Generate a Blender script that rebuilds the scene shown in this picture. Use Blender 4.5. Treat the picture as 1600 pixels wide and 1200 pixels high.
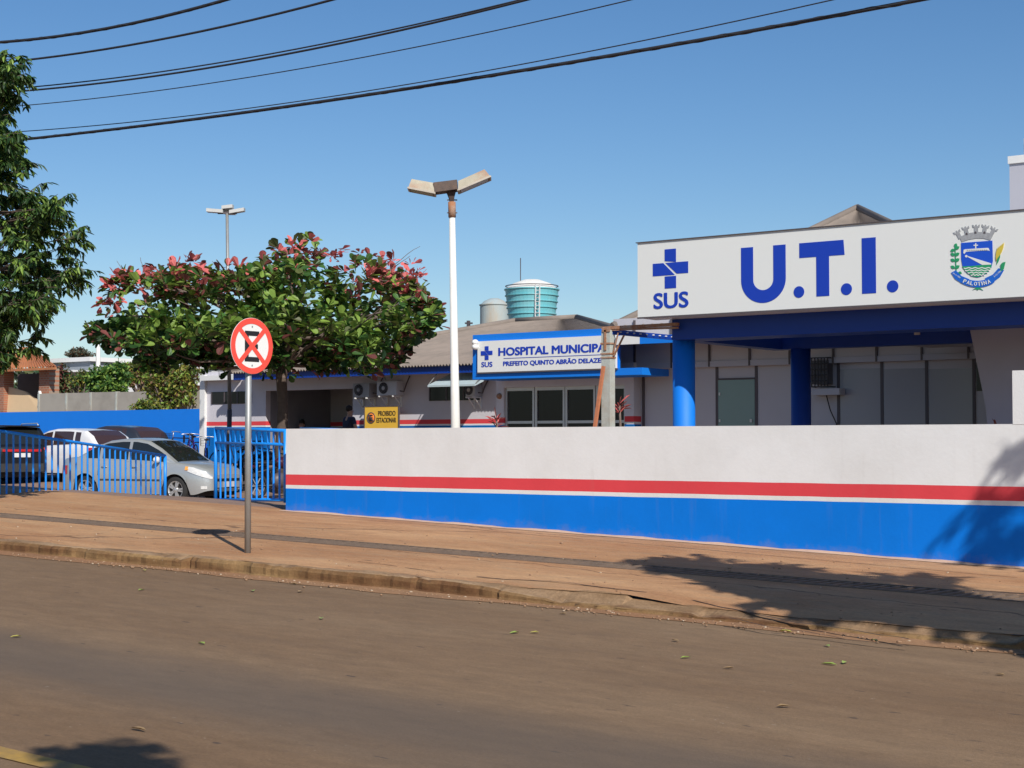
import bpy, bmesh, math, random
from mathutils import Vector, Matrix
R = math.radians
random.seed(7)
for o in list(bpy.data.objects): bpy.data.objects.remove(o)
S = bpy.context.scene
COL = S.collection

# ---------------------------------------------------------------- camera, sky, sun, exposure
EYE = 1.6
FPX = 2500.0
YAW = 36.3
PITCH = 2.06
cam = bpy.data.cameras.new('camera'); camo = bpy.data.objects.new('camera', cam); COL.objects.link(camo)
cam.sensor_width = 36; cam.lens = FPX / 1600 * 36; cam.clip_end = 5000; cam.clip_start = 0.1
camo.location = (0, 0, EYE); camo.rotation_euler = (R(90 + PITCH), 0, R(YAW))
S.camera = camo
S.render.resolution_x = 1024; S.render.resolution_y = 768
SUN_EL = 37.8
SUN_V = Vector((0.825 * math.cos(R(SUN_EL)), -0.565 * math.cos(R(SUN_EL)), math.sin(R(SUN_EL)))).normalized()
w = bpy.data.worlds.new('World'); S.world = w; w.use_nodes = True
nt = w.node_tree; sky = nt.nodes.new('ShaderNodeTexSky'); sky.sky_type = 'NISHITA'; sky.sun_disc = False
sky.sun_elevation = R(SUN_EL); sky.sun_rotation = math.atan2(SUN_V.x, SUN_V.y)
sky.altitude = 300; sky.air_density = 1.0; sky.dust_density = 0.6; sky.ozone_density = 3.2
bg = nt.nodes['Background']; bg.inputs['Strength'].default_value = 0.102
hs = nt.nodes.new('ShaderNodeHueSaturation'); hs.inputs['Saturation'].default_value = 1.22; hs.inputs['Hue'].default_value = .503
nt.links.new(sky.outputs[0], hs.inputs['Color']); nt.links.new(hs.outputs[0], bg.inputs[0])
sl = bpy.data.lights.new('sun', 'SUN'); sl.energy = 5.0; sl.angle = R(0.5); sl.color = (1.0, 0.95, 0.88)
so = bpy.data.objects.new('sun', sl); COL.objects.link(so)
so.rotation_euler = SUN_V.to_track_quat('Z', 'Y').to_euler()
S.view_settings.view_transform = 'Standard'; S.view_settings.look = 'None'
S.view_settings.exposure = 0.0; S.view_settings.gamma = 1.0

# ---------------------------------------------------------------- photo pixel -> world helpers
def ray(px, py):
    v = Vector(((px - 800) / FPX, (600 - py) / FPX, -1))
    return camo.rotation_euler.to_matrix() @ v
def at(px, py, Y):
    d = ray(px, py); t = Y / d.y
    return Vector((d.x * t, Y, EYE + d.z * t))
def AX(px, Y): return at(px, 690, Y).x
def AZ(px, py, Y): return at(px, py, Y).z
def atd(px, py, depth):
    v = ray(px, py); return Vector((v.x * depth, v.y * depth, EYE + v.z * depth))
def lerp(a, b, t): return a + (b - a) * t
def interp(pts, x):
    if x <= pts[0][0]: return pts[0][1]
    for (a, b), (c, d) in zip(pts, pts[1:]):
        if x <= c: return b + (d - b) * (x - a) / (c - a)
    return pts[-1][1]
def smooth(t): t = max(0, min(1, t)); return t * t * (3 - 2 * t)

# ---------------------------------------------------------------- materials
def mat(name, col, rough=0.7, var=0.12, scale=3.0, bump=0.0, bscale=60.0, metal=0.0, dirt=None, dscale=0.6, damt=0.5, spec=0.5, coat=0.0, stretch=None):
    m = bpy.data.materials.new(name); m.use_nodes = True
    n = m.node_tree.nodes; l = m.node_tree.links; b = n['Principled BSDF']
    b.inputs['Roughness'].default_value = rough; b.inputs['Metallic'].default_value = metal
    b.inputs['Specular IOR Level'].default_value = spec; b.inputs['Coat Weight'].default_value = coat
    tc = n.new('ShaderNodeTexCoord'); src = tc.outputs['Object']
    if stretch:
        mp = n.new('ShaderNodeMapping'); mp.inputs['Scale'].default_value = stretch; l.new(src, mp.inputs[0]); src = mp.outputs[0]
    nz = n.new('ShaderNodeTexNoise'); nz.inputs['Scale'].default_value = scale; nz.inputs['Detail'].default_value = 6
    l.new(src, nz.inputs['Vector'])
    mx = n.new('ShaderNodeMix'); mx.data_type = 'RGBA'
    mx.inputs[6].default_value = (*[c * (1 - var) for c in col], 1); mx.inputs[7].default_value = (*[min(1, c * (1 + var)) for c in col], 1)
    l.new(nz.outputs[0], mx.inputs[0]); out = mx.outputs[2]
    if dirt:
        nd = n.new('ShaderNodeTexNoise'); nd.inputs['Scale'].default_value = dscale; nd.inputs['Detail'].default_value = 8; nd.inputs['Roughness'].default_value = 0.65
        l.new(src, nd.inputs['Vector'])
        cr = n.new('ShaderNodeValToRGB'); cr.color_ramp.elements[0].position = 0.45; cr.color_ramp.elements[1].position = 0.7
        cr.color_ramp.elements[0].color = (0, 0, 0, 1); cr.color_ramp.elements[1].color = (damt, damt, damt, 1)
        l.new(nd.outputs[0], cr.inputs[0])
        m2 = n.new('ShaderNodeMix'); m2.data_type = 'RGBA'; l.new(cr.outputs[0], m2.inputs[0]); l.new(out, m2.inputs[6]); m2.inputs[7].default_value = (*dirt, 1)
        out = m2.outputs[2]
    l.new(out, b.inputs['Base Color'])
    if bump:
        nb = n.new('ShaderNodeTexNoise'); nb.inputs['Scale'].default_value = bscale; nb.inputs['Detail'].default_value = 5
        l.new(tc.outputs['Object'], nb.inputs['Vector'])
        bp = n.new('ShaderNodeBump'); bp.inputs['Strength'].default_value = bump; bp.inputs['Distance'].default_value = 0.01
        l.new(nb.outputs[0], bp.inputs['Height']); l.new(bp.outputs[0], b.inputs['Normal'])
    return m
BLUE = (0.0, 0.18, 0.70); RED = (0.68, 0.062, 0.075); WHITE = (0.72, 0.72, 0.70)
M = {}
M['blue'] = mat('blue_paint', BLUE, 0.6, 0.06, 2, 0.25, 90)
M['blue_metal'] = mat('blue_metal_paint', (0.01, 0.25, 0.80), 0.4, 0.12, 8)
M['blue_shaded'] = mat('shaded_blue_paint', (0.0, 0.04, 0.30), 0.5, 0.08, 2)  # the same blue paint with shade put into its colour
M['letter'] = mat('letter_blue', (0.008, 0.045, 0.42), 0.4, 0.02, 2)
M['white'] = mat('white_paint', WHITE, 0.6, 0.05, 2, 0.1, 60)
M['sign_white'] = mat('sign_white', (0.74, 0.75, 0.72), 0.35, 0.02, 0.5)
M['offwhite'] = mat('aged_white', (0.55, 0.52, 0.5), 0.7, 0.1, 3, dirt=(0.3, 0.26, 0.22), dscale=1.5, damt=0.3)
M['panel'] = mat('panel_grey', (0.50, 0.48, 0.50), 0.3, 0.05, 1.5)
M['panel_light'] = mat('panel_light', (0.46, 0.46, 0.51), 0.35, 0.05, 1.5)
M['joint'] = mat('joint_dark', (0.09, 0.075, 0.08), 0.5, 0.1)
M['black'] = mat('black', (0.012, 0.012, 0.014), 0.5, 0.2)
M['rubber'] = mat('rubber', (0.018, 0.018, 0.018), 0.85, 0.2, 20)
M['dark'] = mat('dark_interior', (0.03, 0.028, 0.03), 0.8, 0.2)
M['steel'] = mat('galvanised', (0.34, 0.35, 0.34), 0.5, 0.15, 12, metal=0.5, dirt=(0.25, 0.17, 0.12), dscale=8, damt=0.25)
M['alu'] = mat('aluminium', (0.55, 0.55, 0.54), 0.35, 0.08, 5, metal=0.6)
M['rust'] = mat('rusty_steel', (0.33, 0.15, 0.075), 0.9, 0.35, 14, 0.5, 40, dirt=(0.42, 0.36, 0.3), dscale=6, damt=0.7)
M['concrete'] = mat('concrete_post', (0.42, 0.45, 0.41), 0.85, 0.12, 6, 0.4, 40, dirt=(0.3, 0.18, 0.1), dscale=2.5, damt=0.6)
M['limewash'] = mat('limewash', (0.74, 0.73, 0.68), 0.75, 0.05, 6, 0.2, 40, dirt=(0.5, 0.44, 0.36), dscale=3, damt=0.4)
M['red'] = mat('red_reflective', (0.80, 0.075, 0.05), 0.35, 0.05, 6)
M['gold'] = mat('sign_yellow', (0.78, 0.46, 0.05), 0.4, 0.04, 3)
M['orange'] = mat('sign_orange', (0.78, 0.22, 0.04), 0.4, 0.04, 3)
M['glass'] = mat('car_glass', (0.015, 0.018, 0.018), 0.05, 0.1, spec=0.8)
M['glass_brown'] = mat('tinted_glass', (0.05, 0.028, 0.026), 0.08, 0.1, spec=0.8)
M['green_glass'] = mat('green_door_glass', (0.16, 0.27, 0.27), 0.12, 0.1, 1, spec=0.7)
M['window'] = mat('window_glass', (0.012, 0.013, 0.016), 0.12, 0.2, 1, spec=0.3)
M['trunk'] = mat('bark', (0.09, 0.065, 0.05), 0.95, 0.35, 12, 0.8, 25)
M['twig'] = mat('twig', (0.16, 0.12, 0.10), 0.95, 0.3, 12)
M['skin'] = mat('skin', (0.42, 0.24, 0.17), 0.6, 0.05)
M['navy'] = mat('navy_cloth', (0.02, 0.025, 0.06), 0.9, 0.15, 10)
M['hair'] = mat('hair', (0.02, 0.014, 0.01), 0.8, 0.2)
M['jean'] = mat('jean', (0.05, 0.07, 0.13), 0.9, 0.15, 10)
M['teal_cloth'] = mat('teal_cloth', (0.06, 0.14, 0.26), 0.9, 0.25, 25)
M['tank'] = mat('turquoise_tank', (0.14, 0.45, 0.50), 0.45, 0.08, 1.5, dirt=(0.35, 0.5, 0.5), dscale=1.2, damt=0.4)
M['tank_grey'] = mat('grey_tank', (0.36, 0.42, 0.42), 0.7, 0.1, 1.5, dirt=(0.42, 0.30, 0.18), dscale=0.8, damt=0.8, stretch=(1, 1, .25))
M['white_plastic'] = mat('white_plastic', (0.7, 0.7, 0.68), 0.5, 0.05)
M['wire'] = mat('cable_black', (0.02, 0.02, 0.025), 0.7, 0.2)
M['kerb'] = None
def leafmat(name, col, var=0.3, tr=0.35):
    m = bpy.data.materials.new(name); m.use_nodes = True
    n = m.node_tree.nodes; l = m.node_tree.links; b = n['Principled BSDF']
    g = n.new('ShaderNodeNewGeometry'); hv = n.new('ShaderNodeHueSaturation'); hv.inputs['Color'].default_value = (*col, 1)
    mr = n.new('ShaderNodeMapRange'); mr.inputs[3].default_value = 1 - var; mr.inputs[4].default_value = 1 + var
    l.new(g.outputs['Random Per Island'], mr.inputs[0]); l.new(mr.outputs[0], hv.inputs['Value'])
    l.new(hv.outputs[0], b.inputs['Base Color']); b.inputs['Roughness'].default_value = 0.5
    t = n.new('ShaderNodeBsdfTranslucent'); l.new(hv.outputs[0], t.inputs[0])
    mx = n.new('ShaderNodeMixShader'); mx.inputs[0].default_value = tr
    l.new(b.outputs[0], mx.inputs[1]); l.new(t.outputs[0], mx.inputs[2]); l.new(mx.outputs[0], n['Material Output'].inputs[0])
    return m
L = {k: leafmat('leaf_' + k, c) for k, c in dict(green=(0.055, 0.14, 0.026), lime=(0.22, 0.34, 0.06), dark=(0.02, 0.06, 0.016),
     red=(0.74, 0.18, 0.165), wine=(0.22, 0.07, 0.06), olive=(0.11, 0.13, 0.04), yellow=(0.30, 0.28, 0.05), brown=(0.20, 0.11, 0.06),
     street=(0.035, 0.09, 0.02), street2=(0.085, 0.15, 0.035), far=(0.10, 0.12, 0.08)).items()}

def zband(name, bands, rough=0.65, stain=True):
    """painted wall: colour by object height z (painted bands)"""
    m = bpy.data.materials.new(name); m.use_nodes = True
    n = m.node_tree.nodes; l = m.node_tree.links; b = n['Principled BSDF']; b.inputs['Roughness'].default_value = rough; b.inputs['Specular IOR Level'].default_value = .2
    tc = n.new('ShaderNodeTexCoord'); sp = n.new('ShaderNodeSeparateXYZ'); l.new(tc.outputs['Object'], sp.inputs[0])
    wob = n.new('ShaderNodeTexNoise'); wob.inputs['Scale'].default_value = 1.5; wob.inputs['Detail'].default_value = 5; l.new(tc.outputs['Object'], wob.inputs['Vector'])
    wm = n.new('ShaderNodeMath'); wm.operation = 'MULTIPLY_ADD'; wm.inputs[1].default_value = 0.012; l.new(wob.outputs[0], wm.inputs[0]); l.new(sp.outputs[2], wm.inputs[2])
    out = None
    prev = (*bands[0][1], 1)
    rgb = n.new('ShaderNodeRGB'); rgb.outputs[0].default_value = prev; out = rgb.outputs[0]
    for z, c in bands[1:]:
        gt = n.new('ShaderNodeMath'); gt.operation = 'GREATER_THAN'; gt.inputs[1].default_value = z; l.new(wm.outputs[0], gt.inputs[0])
        mx = n.new('ShaderNodeMix'); mx.data_type = 'RGBA'; l.new(gt.outputs[0], mx.inputs[0]); l.new(out, mx.inputs[6]); mx.inputs[7].default_value = (*c, 1); out = mx.outputs[2]
    nz = n.new('ShaderNodeTexNoise'); nz.inputs['Scale'].default_value = 0.9; nz.inputs['Detail'].default_value = 9; nz.inputs['Roughness'].default_value = 0.7
    l.new(tc.outputs['Object'], nz.inputs['Vector'])
    cr = n.new('ShaderNodeValToRGB'); cr.color_ramp.elements[0].position = 0.3; cr.color_ramp.elements[0].color = (0.86, 0.85, 0.83, 1); cr.color_ramp.elements[1].position = 0.6
    l.new(nz.outputs[0], cr.inputs[0])
    mu = n.new('ShaderNodeMix'); mu.data_type = 'RGBA'; mu.blend_type = 'MULTIPLY'; mu.inputs[0].default_value = 0.7
    l.new(out, mu.inputs[6]); l.new(cr.outputs[0], mu.inputs[7]); out = mu.outputs[2]
    if stain:   # vertical run-down dirt streaks
        mp = n.new('ShaderNodeMapping'); mp.inputs['Scale'].default_value = (9, 9, 0.7); l.new(tc.outputs['Object'], mp.inputs[0])
        ns = n.new('ShaderNodeTexNoise'); ns.inputs['Scale'].default_value = 1; ns.inputs['Detail'].default_value = 7; l.new(mp.outputs[0], ns.inputs['Vector'])
        c2 = n.new('ShaderNodeValToRGB'); c2.color_ramp.elements[0].position = 0.6; c2.color_ramp.elements[1].position = 0.85
        c2.color_ramp.elements[1].color = (0.14, 0.14, 0.14, 1); l.new(ns.outputs[0], c2.inputs[0])
        m3 = n.new('ShaderNodeMix'); m3.data_type = 'RGBA'; l.new(c2.outputs[0], m3.inputs[0]); l.new(out, m3.inputs[6]); m3.inputs[7].default_value = (0.25, 0.2, 0.17, 1); out = m3.outputs[2]
    if stain:   # red soil splash near the ground (the ground falls 3 cm per metre) and hairline cracks
        xm = n.new('ShaderNodeMath'); xm.operation = 'MULTIPLY_ADD'; xm.inputs[1].default_value = .0308; l.new(sp.outputs[0], xm.inputs[0]); l.new(sp.outputs[2], xm.inputs[2])
        sn = n.new('ShaderNodeTexNoise'); sn.inputs['Scale'].default_value = 3.5; sn.inputs['Detail'].default_value = 10; sn.inputs['Roughness'].default_value = .75; l.new(tc.outputs['Object'], sn.inputs['Vector'])
        sa = n.new('ShaderNodeMath'); sa.operation = 'MULTIPLY_ADD'; sa.inputs[1].default_value = -.5; l.new(sn.outputs[0], sa.inputs[0]); l.new(xm.outputs[0], sa.inputs[2])
        sr = n.new('ShaderNodeMapRange'); z_g = fpz(AX(447, WY), WY); sr.inputs[1].default_value = z_g-.27; sr.inputs[2].default_value = z_g-.16; sr.inputs[3].default_value = .22; sr.inputs[4].default_value = 0; l.new(sa.outputs[0], sr.inputs[0])
        ms = n.new('ShaderNodeMix'); ms.data_type = 'RGBA'; l.new(sr.outputs[0], ms.inputs[0]); l.new(out, ms.inputs[6]); ms.inputs[7].default_value = (.30, .20, .16, 1); out = ms.outputs[2]
        vo = n.new('ShaderNodeTexVoronoi'); vo.feature = 'DISTANCE_TO_EDGE'; vo.inputs['Scale'].default_value = .5
        dn = n.new('ShaderNodeTexNoise'); dn.inputs['Scale'].default_value = 2.5; dn.inputs['Detail'].default_value = 6; l.new(tc.outputs['Object'], dn.inputs['Vector'])
        ma = n.new('ShaderNodeMix'); ma.data_type = 'RGBA'; ma.inputs[0].default_value = .3; l.new(tc.outputs['Object'], ma.inputs[6]); l.new(dn.outputs[1], ma.inputs[7]); l.new(ma.outputs[2], vo.inputs['Vector'])
        c5 = n.new('ShaderNodeMapRange'); c5.inputs[1].default_value = .0008; c5.inputs[2].default_value = .003; c5.inputs[3].default_value = .0; c5.inputs[4].default_value = 0; l.new(vo.outputs[0], c5.inputs[0])
        m6 = n.new('ShaderNodeMix'); m6.data_type = 'RGBA'; l.new(c5.outputs[0], m6.inputs[0]); l.new(out, m6.inputs[6]); m6.inputs[7].default_value = (.3, .27, .25, 1); out = m6.outputs[2]
    l.new(out, b.inputs['Base Color'])
    nb = n.new('ShaderNodeTexNoise'); nb.inputs['Scale'].default_value = 25; nb.inputs['Detail'].default_value = 4; l.new(tc.outputs['Object'], nb.inputs['Vector'])
    nb2 = n.new('ShaderNodeTexNoise'); nb2.inputs['Scale'].default_value = 2.2; nb2.inputs['Detail'].default_value = 3; l.new(tc.outputs['Object'], nb2.inputs['Vector'])
    ad = n.new('ShaderNodeMath'); ad.operation = 'MULTIPLY_ADD'; ad.inputs[1].default_value = 2.5; l.new(nb2.outputs[0], ad.inputs[0]); l.new(nb.outputs[0], ad.inputs[2])
    bp = n.new('ShaderNodeBump'); bp.inputs['Strength'].default_value = 0.13; bp.inputs['Distance'].default_value = 0.01; l.new(ad.outputs[0], bp.inputs['Height']); l.new(bp.outputs[0], b.inputs['Normal'])
    return m

# ---------------------------------------------------------------- mesh builder
class MB:
    def __init__(s): s.v = []; s.f = []; s.m = []; s.sm = []; s.k = 0
    def add(s, vs, fs, sm=False, k=None):
        o = len(s.v); s.v += [tuple(v) for v in vs]
        for f in fs: s.f.append([i + o for i in f]); s.m.append(s.k if k is None else k); s.sm.append(sm)
    def box(s, x0, x1, y0, y1, z0, z1, k=None):
        s.add([(x0,y0,z0),(x1,y0,z0),(x1,y1,z0),(x0,y1,z0),(x0,y0,z1),(x1,y0,z1),(x1,y1,z1),(x0,y1,z1)],
              [(3,2,1,0),(4,5,6,7),(0,1,5,4),(1,2,6,5),(2,3,7,6),(3,0,4,7)], False, k)
        return s
    def obox(s, c, ax, ay, az, k=None):
        c = Vector(c); ax = Vector(ax); ay = Vector(ay); az = Vector(az)
        vs = [c + ax*a + ay*b + az*d for d in (-1,1) for (a,b) in ((-1,-1),(1,-1),(1,1),(-1,1))]
        s.add(vs, [(3,2,1,0),(4,5,6,7),(0,1,5,4),(1,2,6,5),(2,3,7,6),(3,0,4,7)], False, k); return s
    def bar(s, a, b, w, h=None, k=None):
        a = Vector(a); b = Vector(b); d = (b - a).normalized(); up = Vector((0,0,1)) if abs(d.z) < .95 else Vector((0,1,0))
        x = d.cross(up).normalized(); y = x.cross(d)
        h = h or w
        s.obox((a+b)/2, (b-a)/2, x*w/2, y*h/2, k); return s
    def tube(s, pts, r, n=10, k=None, caps=True, sm=True):
        pts = [Vector(p) for p in pts]; rs = r if isinstance(r, (list, tuple)) else [r]*len(pts)
        o = []; up = None
        for i, p in enumerate(pts):
            d = (pts[min(i+1, len(pts)-1)] - pts[max(i-1, 0)]).normalized()
            if up is None: up = Vector((0,0,1)) if abs(d.z) < .9 else Vector((1,0,0))
            x = d.cross(up).normalized(); y = x.cross(d).normalized(); up = y
            o += [p + (x*math.cos(2*math.pi*j/n) + y*math.sin(2*math.pi*j/n))*rs[i] for j in range(n)]
        fs = [(i*n+j, i*n+(j+1)%n, (i+1)*n+(j+1)%n, (i+1)*n+j) for i in range(len(pts)-1) for j in range(n)]
        s.add(o, fs, sm, k)
        if caps:
            s.add(o[:n], [tuple(range(n))[::-1]], False, k); s.add(o[-n:], [tuple(range(n))], False, k)
        return s
    def lathe(s, c, prof, n=24, axis='z', k=None, sm=True):
        c = Vector(c); o = []
        for r, h in prof:
            for j in range(n):
                a = 2*math.pi*j/n; u, v_ = r*math.cos(a), r*math.sin(a)
                o.append(c + (Vector((u, v_, h)) if axis == 'z' else Vector((u, h, v_)) if axis == 'y' else Vector((h, u, v_))))
        fs = [(i*n+j, i*n+(j+1)%n, (i+1)*n+(j+1)%n, (i+1)*n+j) for i in range(len(prof)-1) for j in range(n)]
        s.add(o, fs, sm, k); return s
    def prism_xz(s, pts, y0, y1, k=None):      # polygon in x-z, front at y0 (towards -Y)
        n = len(pts); vs = [(x, y0, z) for x, z in pts] + [(x, y1, z) for x, z in pts]
        s.add(vs, [tuple(range(n)), tuple(range(2*n-1, n-1, -1))] + [(i, (i+1)%n, (i+1)%n+n, i+n) for i in range(n)], False, k); return s
    def ell(s, c, rx, ry, rz, n=14, m=9, k=None, jit=0):
        c = Vector(c); o = []
        for i in range(m+1):
            t = math.pi*i/m
            for j in range(n):
                a = 2*math.pi*j/n; q = 1 + (random.uniform(-jit, jit) if jit else 0)
                o.append(c + Vector((rx*math.sin(t)*math.cos(a), ry*math.sin(t)*math.sin(a), rz*math.cos(t)))*q)
        s.add(o, [(i*n+j, (i+1)*n+j, (i+1)*n+(j+1)%n, i*n+(j+1)%n) for i in range(m) for j in range(n)], True, k); return s
    def build(s, name, mats, parent=None, loc=None, rz=0, fix=True):
        me = bpy.data.meshes.new(name)
        org = Vector(loc) if loc is not None else Vector((0,0,0))
        me.from_pydata(s.v, [], s.f)
        if not isinstance(mats, (list, tuple)): mats = [mats]
        for m_ in mats: me.materials.append(m_)
        me.polygons.foreach_set('material_index', [min(i, len(mats)-1) for i in s.m]); me.polygons.foreach_set('use_smooth', s.sm)
        if fix:
            bm = bmesh.new(); bm.from_mesh(me); bmesh.ops.remove_doubles(bm, verts=bm.verts, dist=1e-5); bmesh.ops.recalc_face_normals(bm, faces=bm.faces); bm.to_mesh(me); bm.free()
        me.update()
        o = bpy.data.objects.new(name, me); COL.objects.link(o)
        if parent: o.parent = parent
        if loc is not None: o.location = org
        if rz: o.rotation_euler.z = rz
        return o
def tag(o, label, cat, group=None):
    o['label'] = label; o['category'] = cat
    if group: o['group'] = group
    return o
def struct(o, kind='structure'): o['kind'] = kind; return o
def thing(name, label, cat, loc=(0,0,0), rz=0, group=None):
    o = bpy.data.objects.new(name, None); COL.objects.link(o); o.location = loc; o.rotation_euler.z = rz; o.empty_display_size = .2
    return tag(o, label, cat, group)
def copy_tree(o, parent=None):
    c = o.copy(); COL.objects.link(c); c.parent = parent
    for ch in list(o.children): copy_tree(ch, c)
    return c
def text(name, body, w_, h_, x, y, z, m, parent, bold=0.0, rot=0.0, depth=0.004):
    """lettering facing -Y, centred on (x,z), fitted to width w_ and height h_; weight from stacked shifted copies"""
    cu = bpy.data.curves.new('t', 'FONT'); cu.body = body; cu.size = 1; cu.extrude = 0.01; cu.resolution_u = 5
    ob = bpy.data.objects.new('t', cu); COL.objects.link(ob)
    dg = bpy.context.evaluated_depsgraph_get(); me = bpy.data.meshes.new_from_object(ob.evaluated_get(dg))
    bpy.data.objects.remove(ob)
    xs = [v.co.x for v in me.vertices]; ys = [v.co.y for v in me.vertices]
    x0, x1, y0, y1 = min(xs), max(xs), min(ys), max(ys); fs = [tuple(p.vertices) for p in me.polygons]
    mb = MB(); e = bold*(y1-y0)*(h_/(y1-y0)); c, s_ = math.cos(rot), math.sin(rot)
    sh = [(0, 0)] if not bold else [(-e, 0), (e, 0), (-e*.5, e*.5), (e*.5, -e*.5), (0, 0), (-e*.5, -e*.5), (e*.5, e*.5)]
    for i, (ex, ez) in enumerate(sh):
        vs = []
        for v in me.vertices:
            u = (v.co.x-(x0+x1)/2)/(x1-x0)*(w_-2*e)+ex; t = (v.co.y-(y0+y1)/2)/(y1-y0)*(h_-e)+ez
            vs.append((x+u*c-t*s_, y-(v.co.z+.01)/.02*(depth+.0004*i), z+u*s_+t*c))
        mb.add(vs, fs)
    return mb.build(name, m, parent, fix=False)
def noise1(x, seed=0.0):
    return (math.sin(x*1.7+seed)+math.sin(x*3.9+seed*2.1)*.6+math.sin(x*9.3+seed*.7)*.35+math.sin(x*21.1+seed*3.3)*.2)/2.15

# ---------------------------------------------------------------- ground, road, footpath, car park
def g(X):      # road grade: rises to the left
    if X < -30: return 0.0308*30 + 0.012*(-X-30) if X > -60 else 0.0308*30+.36
    if X > 25: return -0.0308*25
    return -0.0308*X
KY = 10.75     # kerb line
def K(X): return 10.35+.085*(max(-30, min(12, X))+14.8)
def GR(X): return 12.5+.068*(max(-34, min(12, X))+17)
WY = 15.95     # front wall face
def fpz(X, Y): return g(X) + 0.125 + 0.008*(Y-KY)
LOT = [(16, .95), (20, 1.13), (24.5, 1.38), (29.5, 1.2), (35, .68), (38, .66), (60, .6)]
def lotz(X, Y):
    t = smooth((Y-WY)/4.5); return lerp(fpz(X, Y), EYE - interp(LOT, Y), t)
def grid(name, xs, ys, zf, m):
    mb = MB(); nx = len(xs)
    vs = [(x, y, zf(x, y)) for y in ys for x in xs]
    mb.add(vs, [(j*nx+i, j*nx+i+1, (j+1)*nx+i+1, (j+1)*nx+i) for j in range(len(ys)-1) for i in range(nx-1)], True)
    return mb.build(name, m, fix=False)
def rng(a, b, st): n = int(round((b-a)/st)); return [a+(b-a)*i/n for i in range(n+1)]

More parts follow.
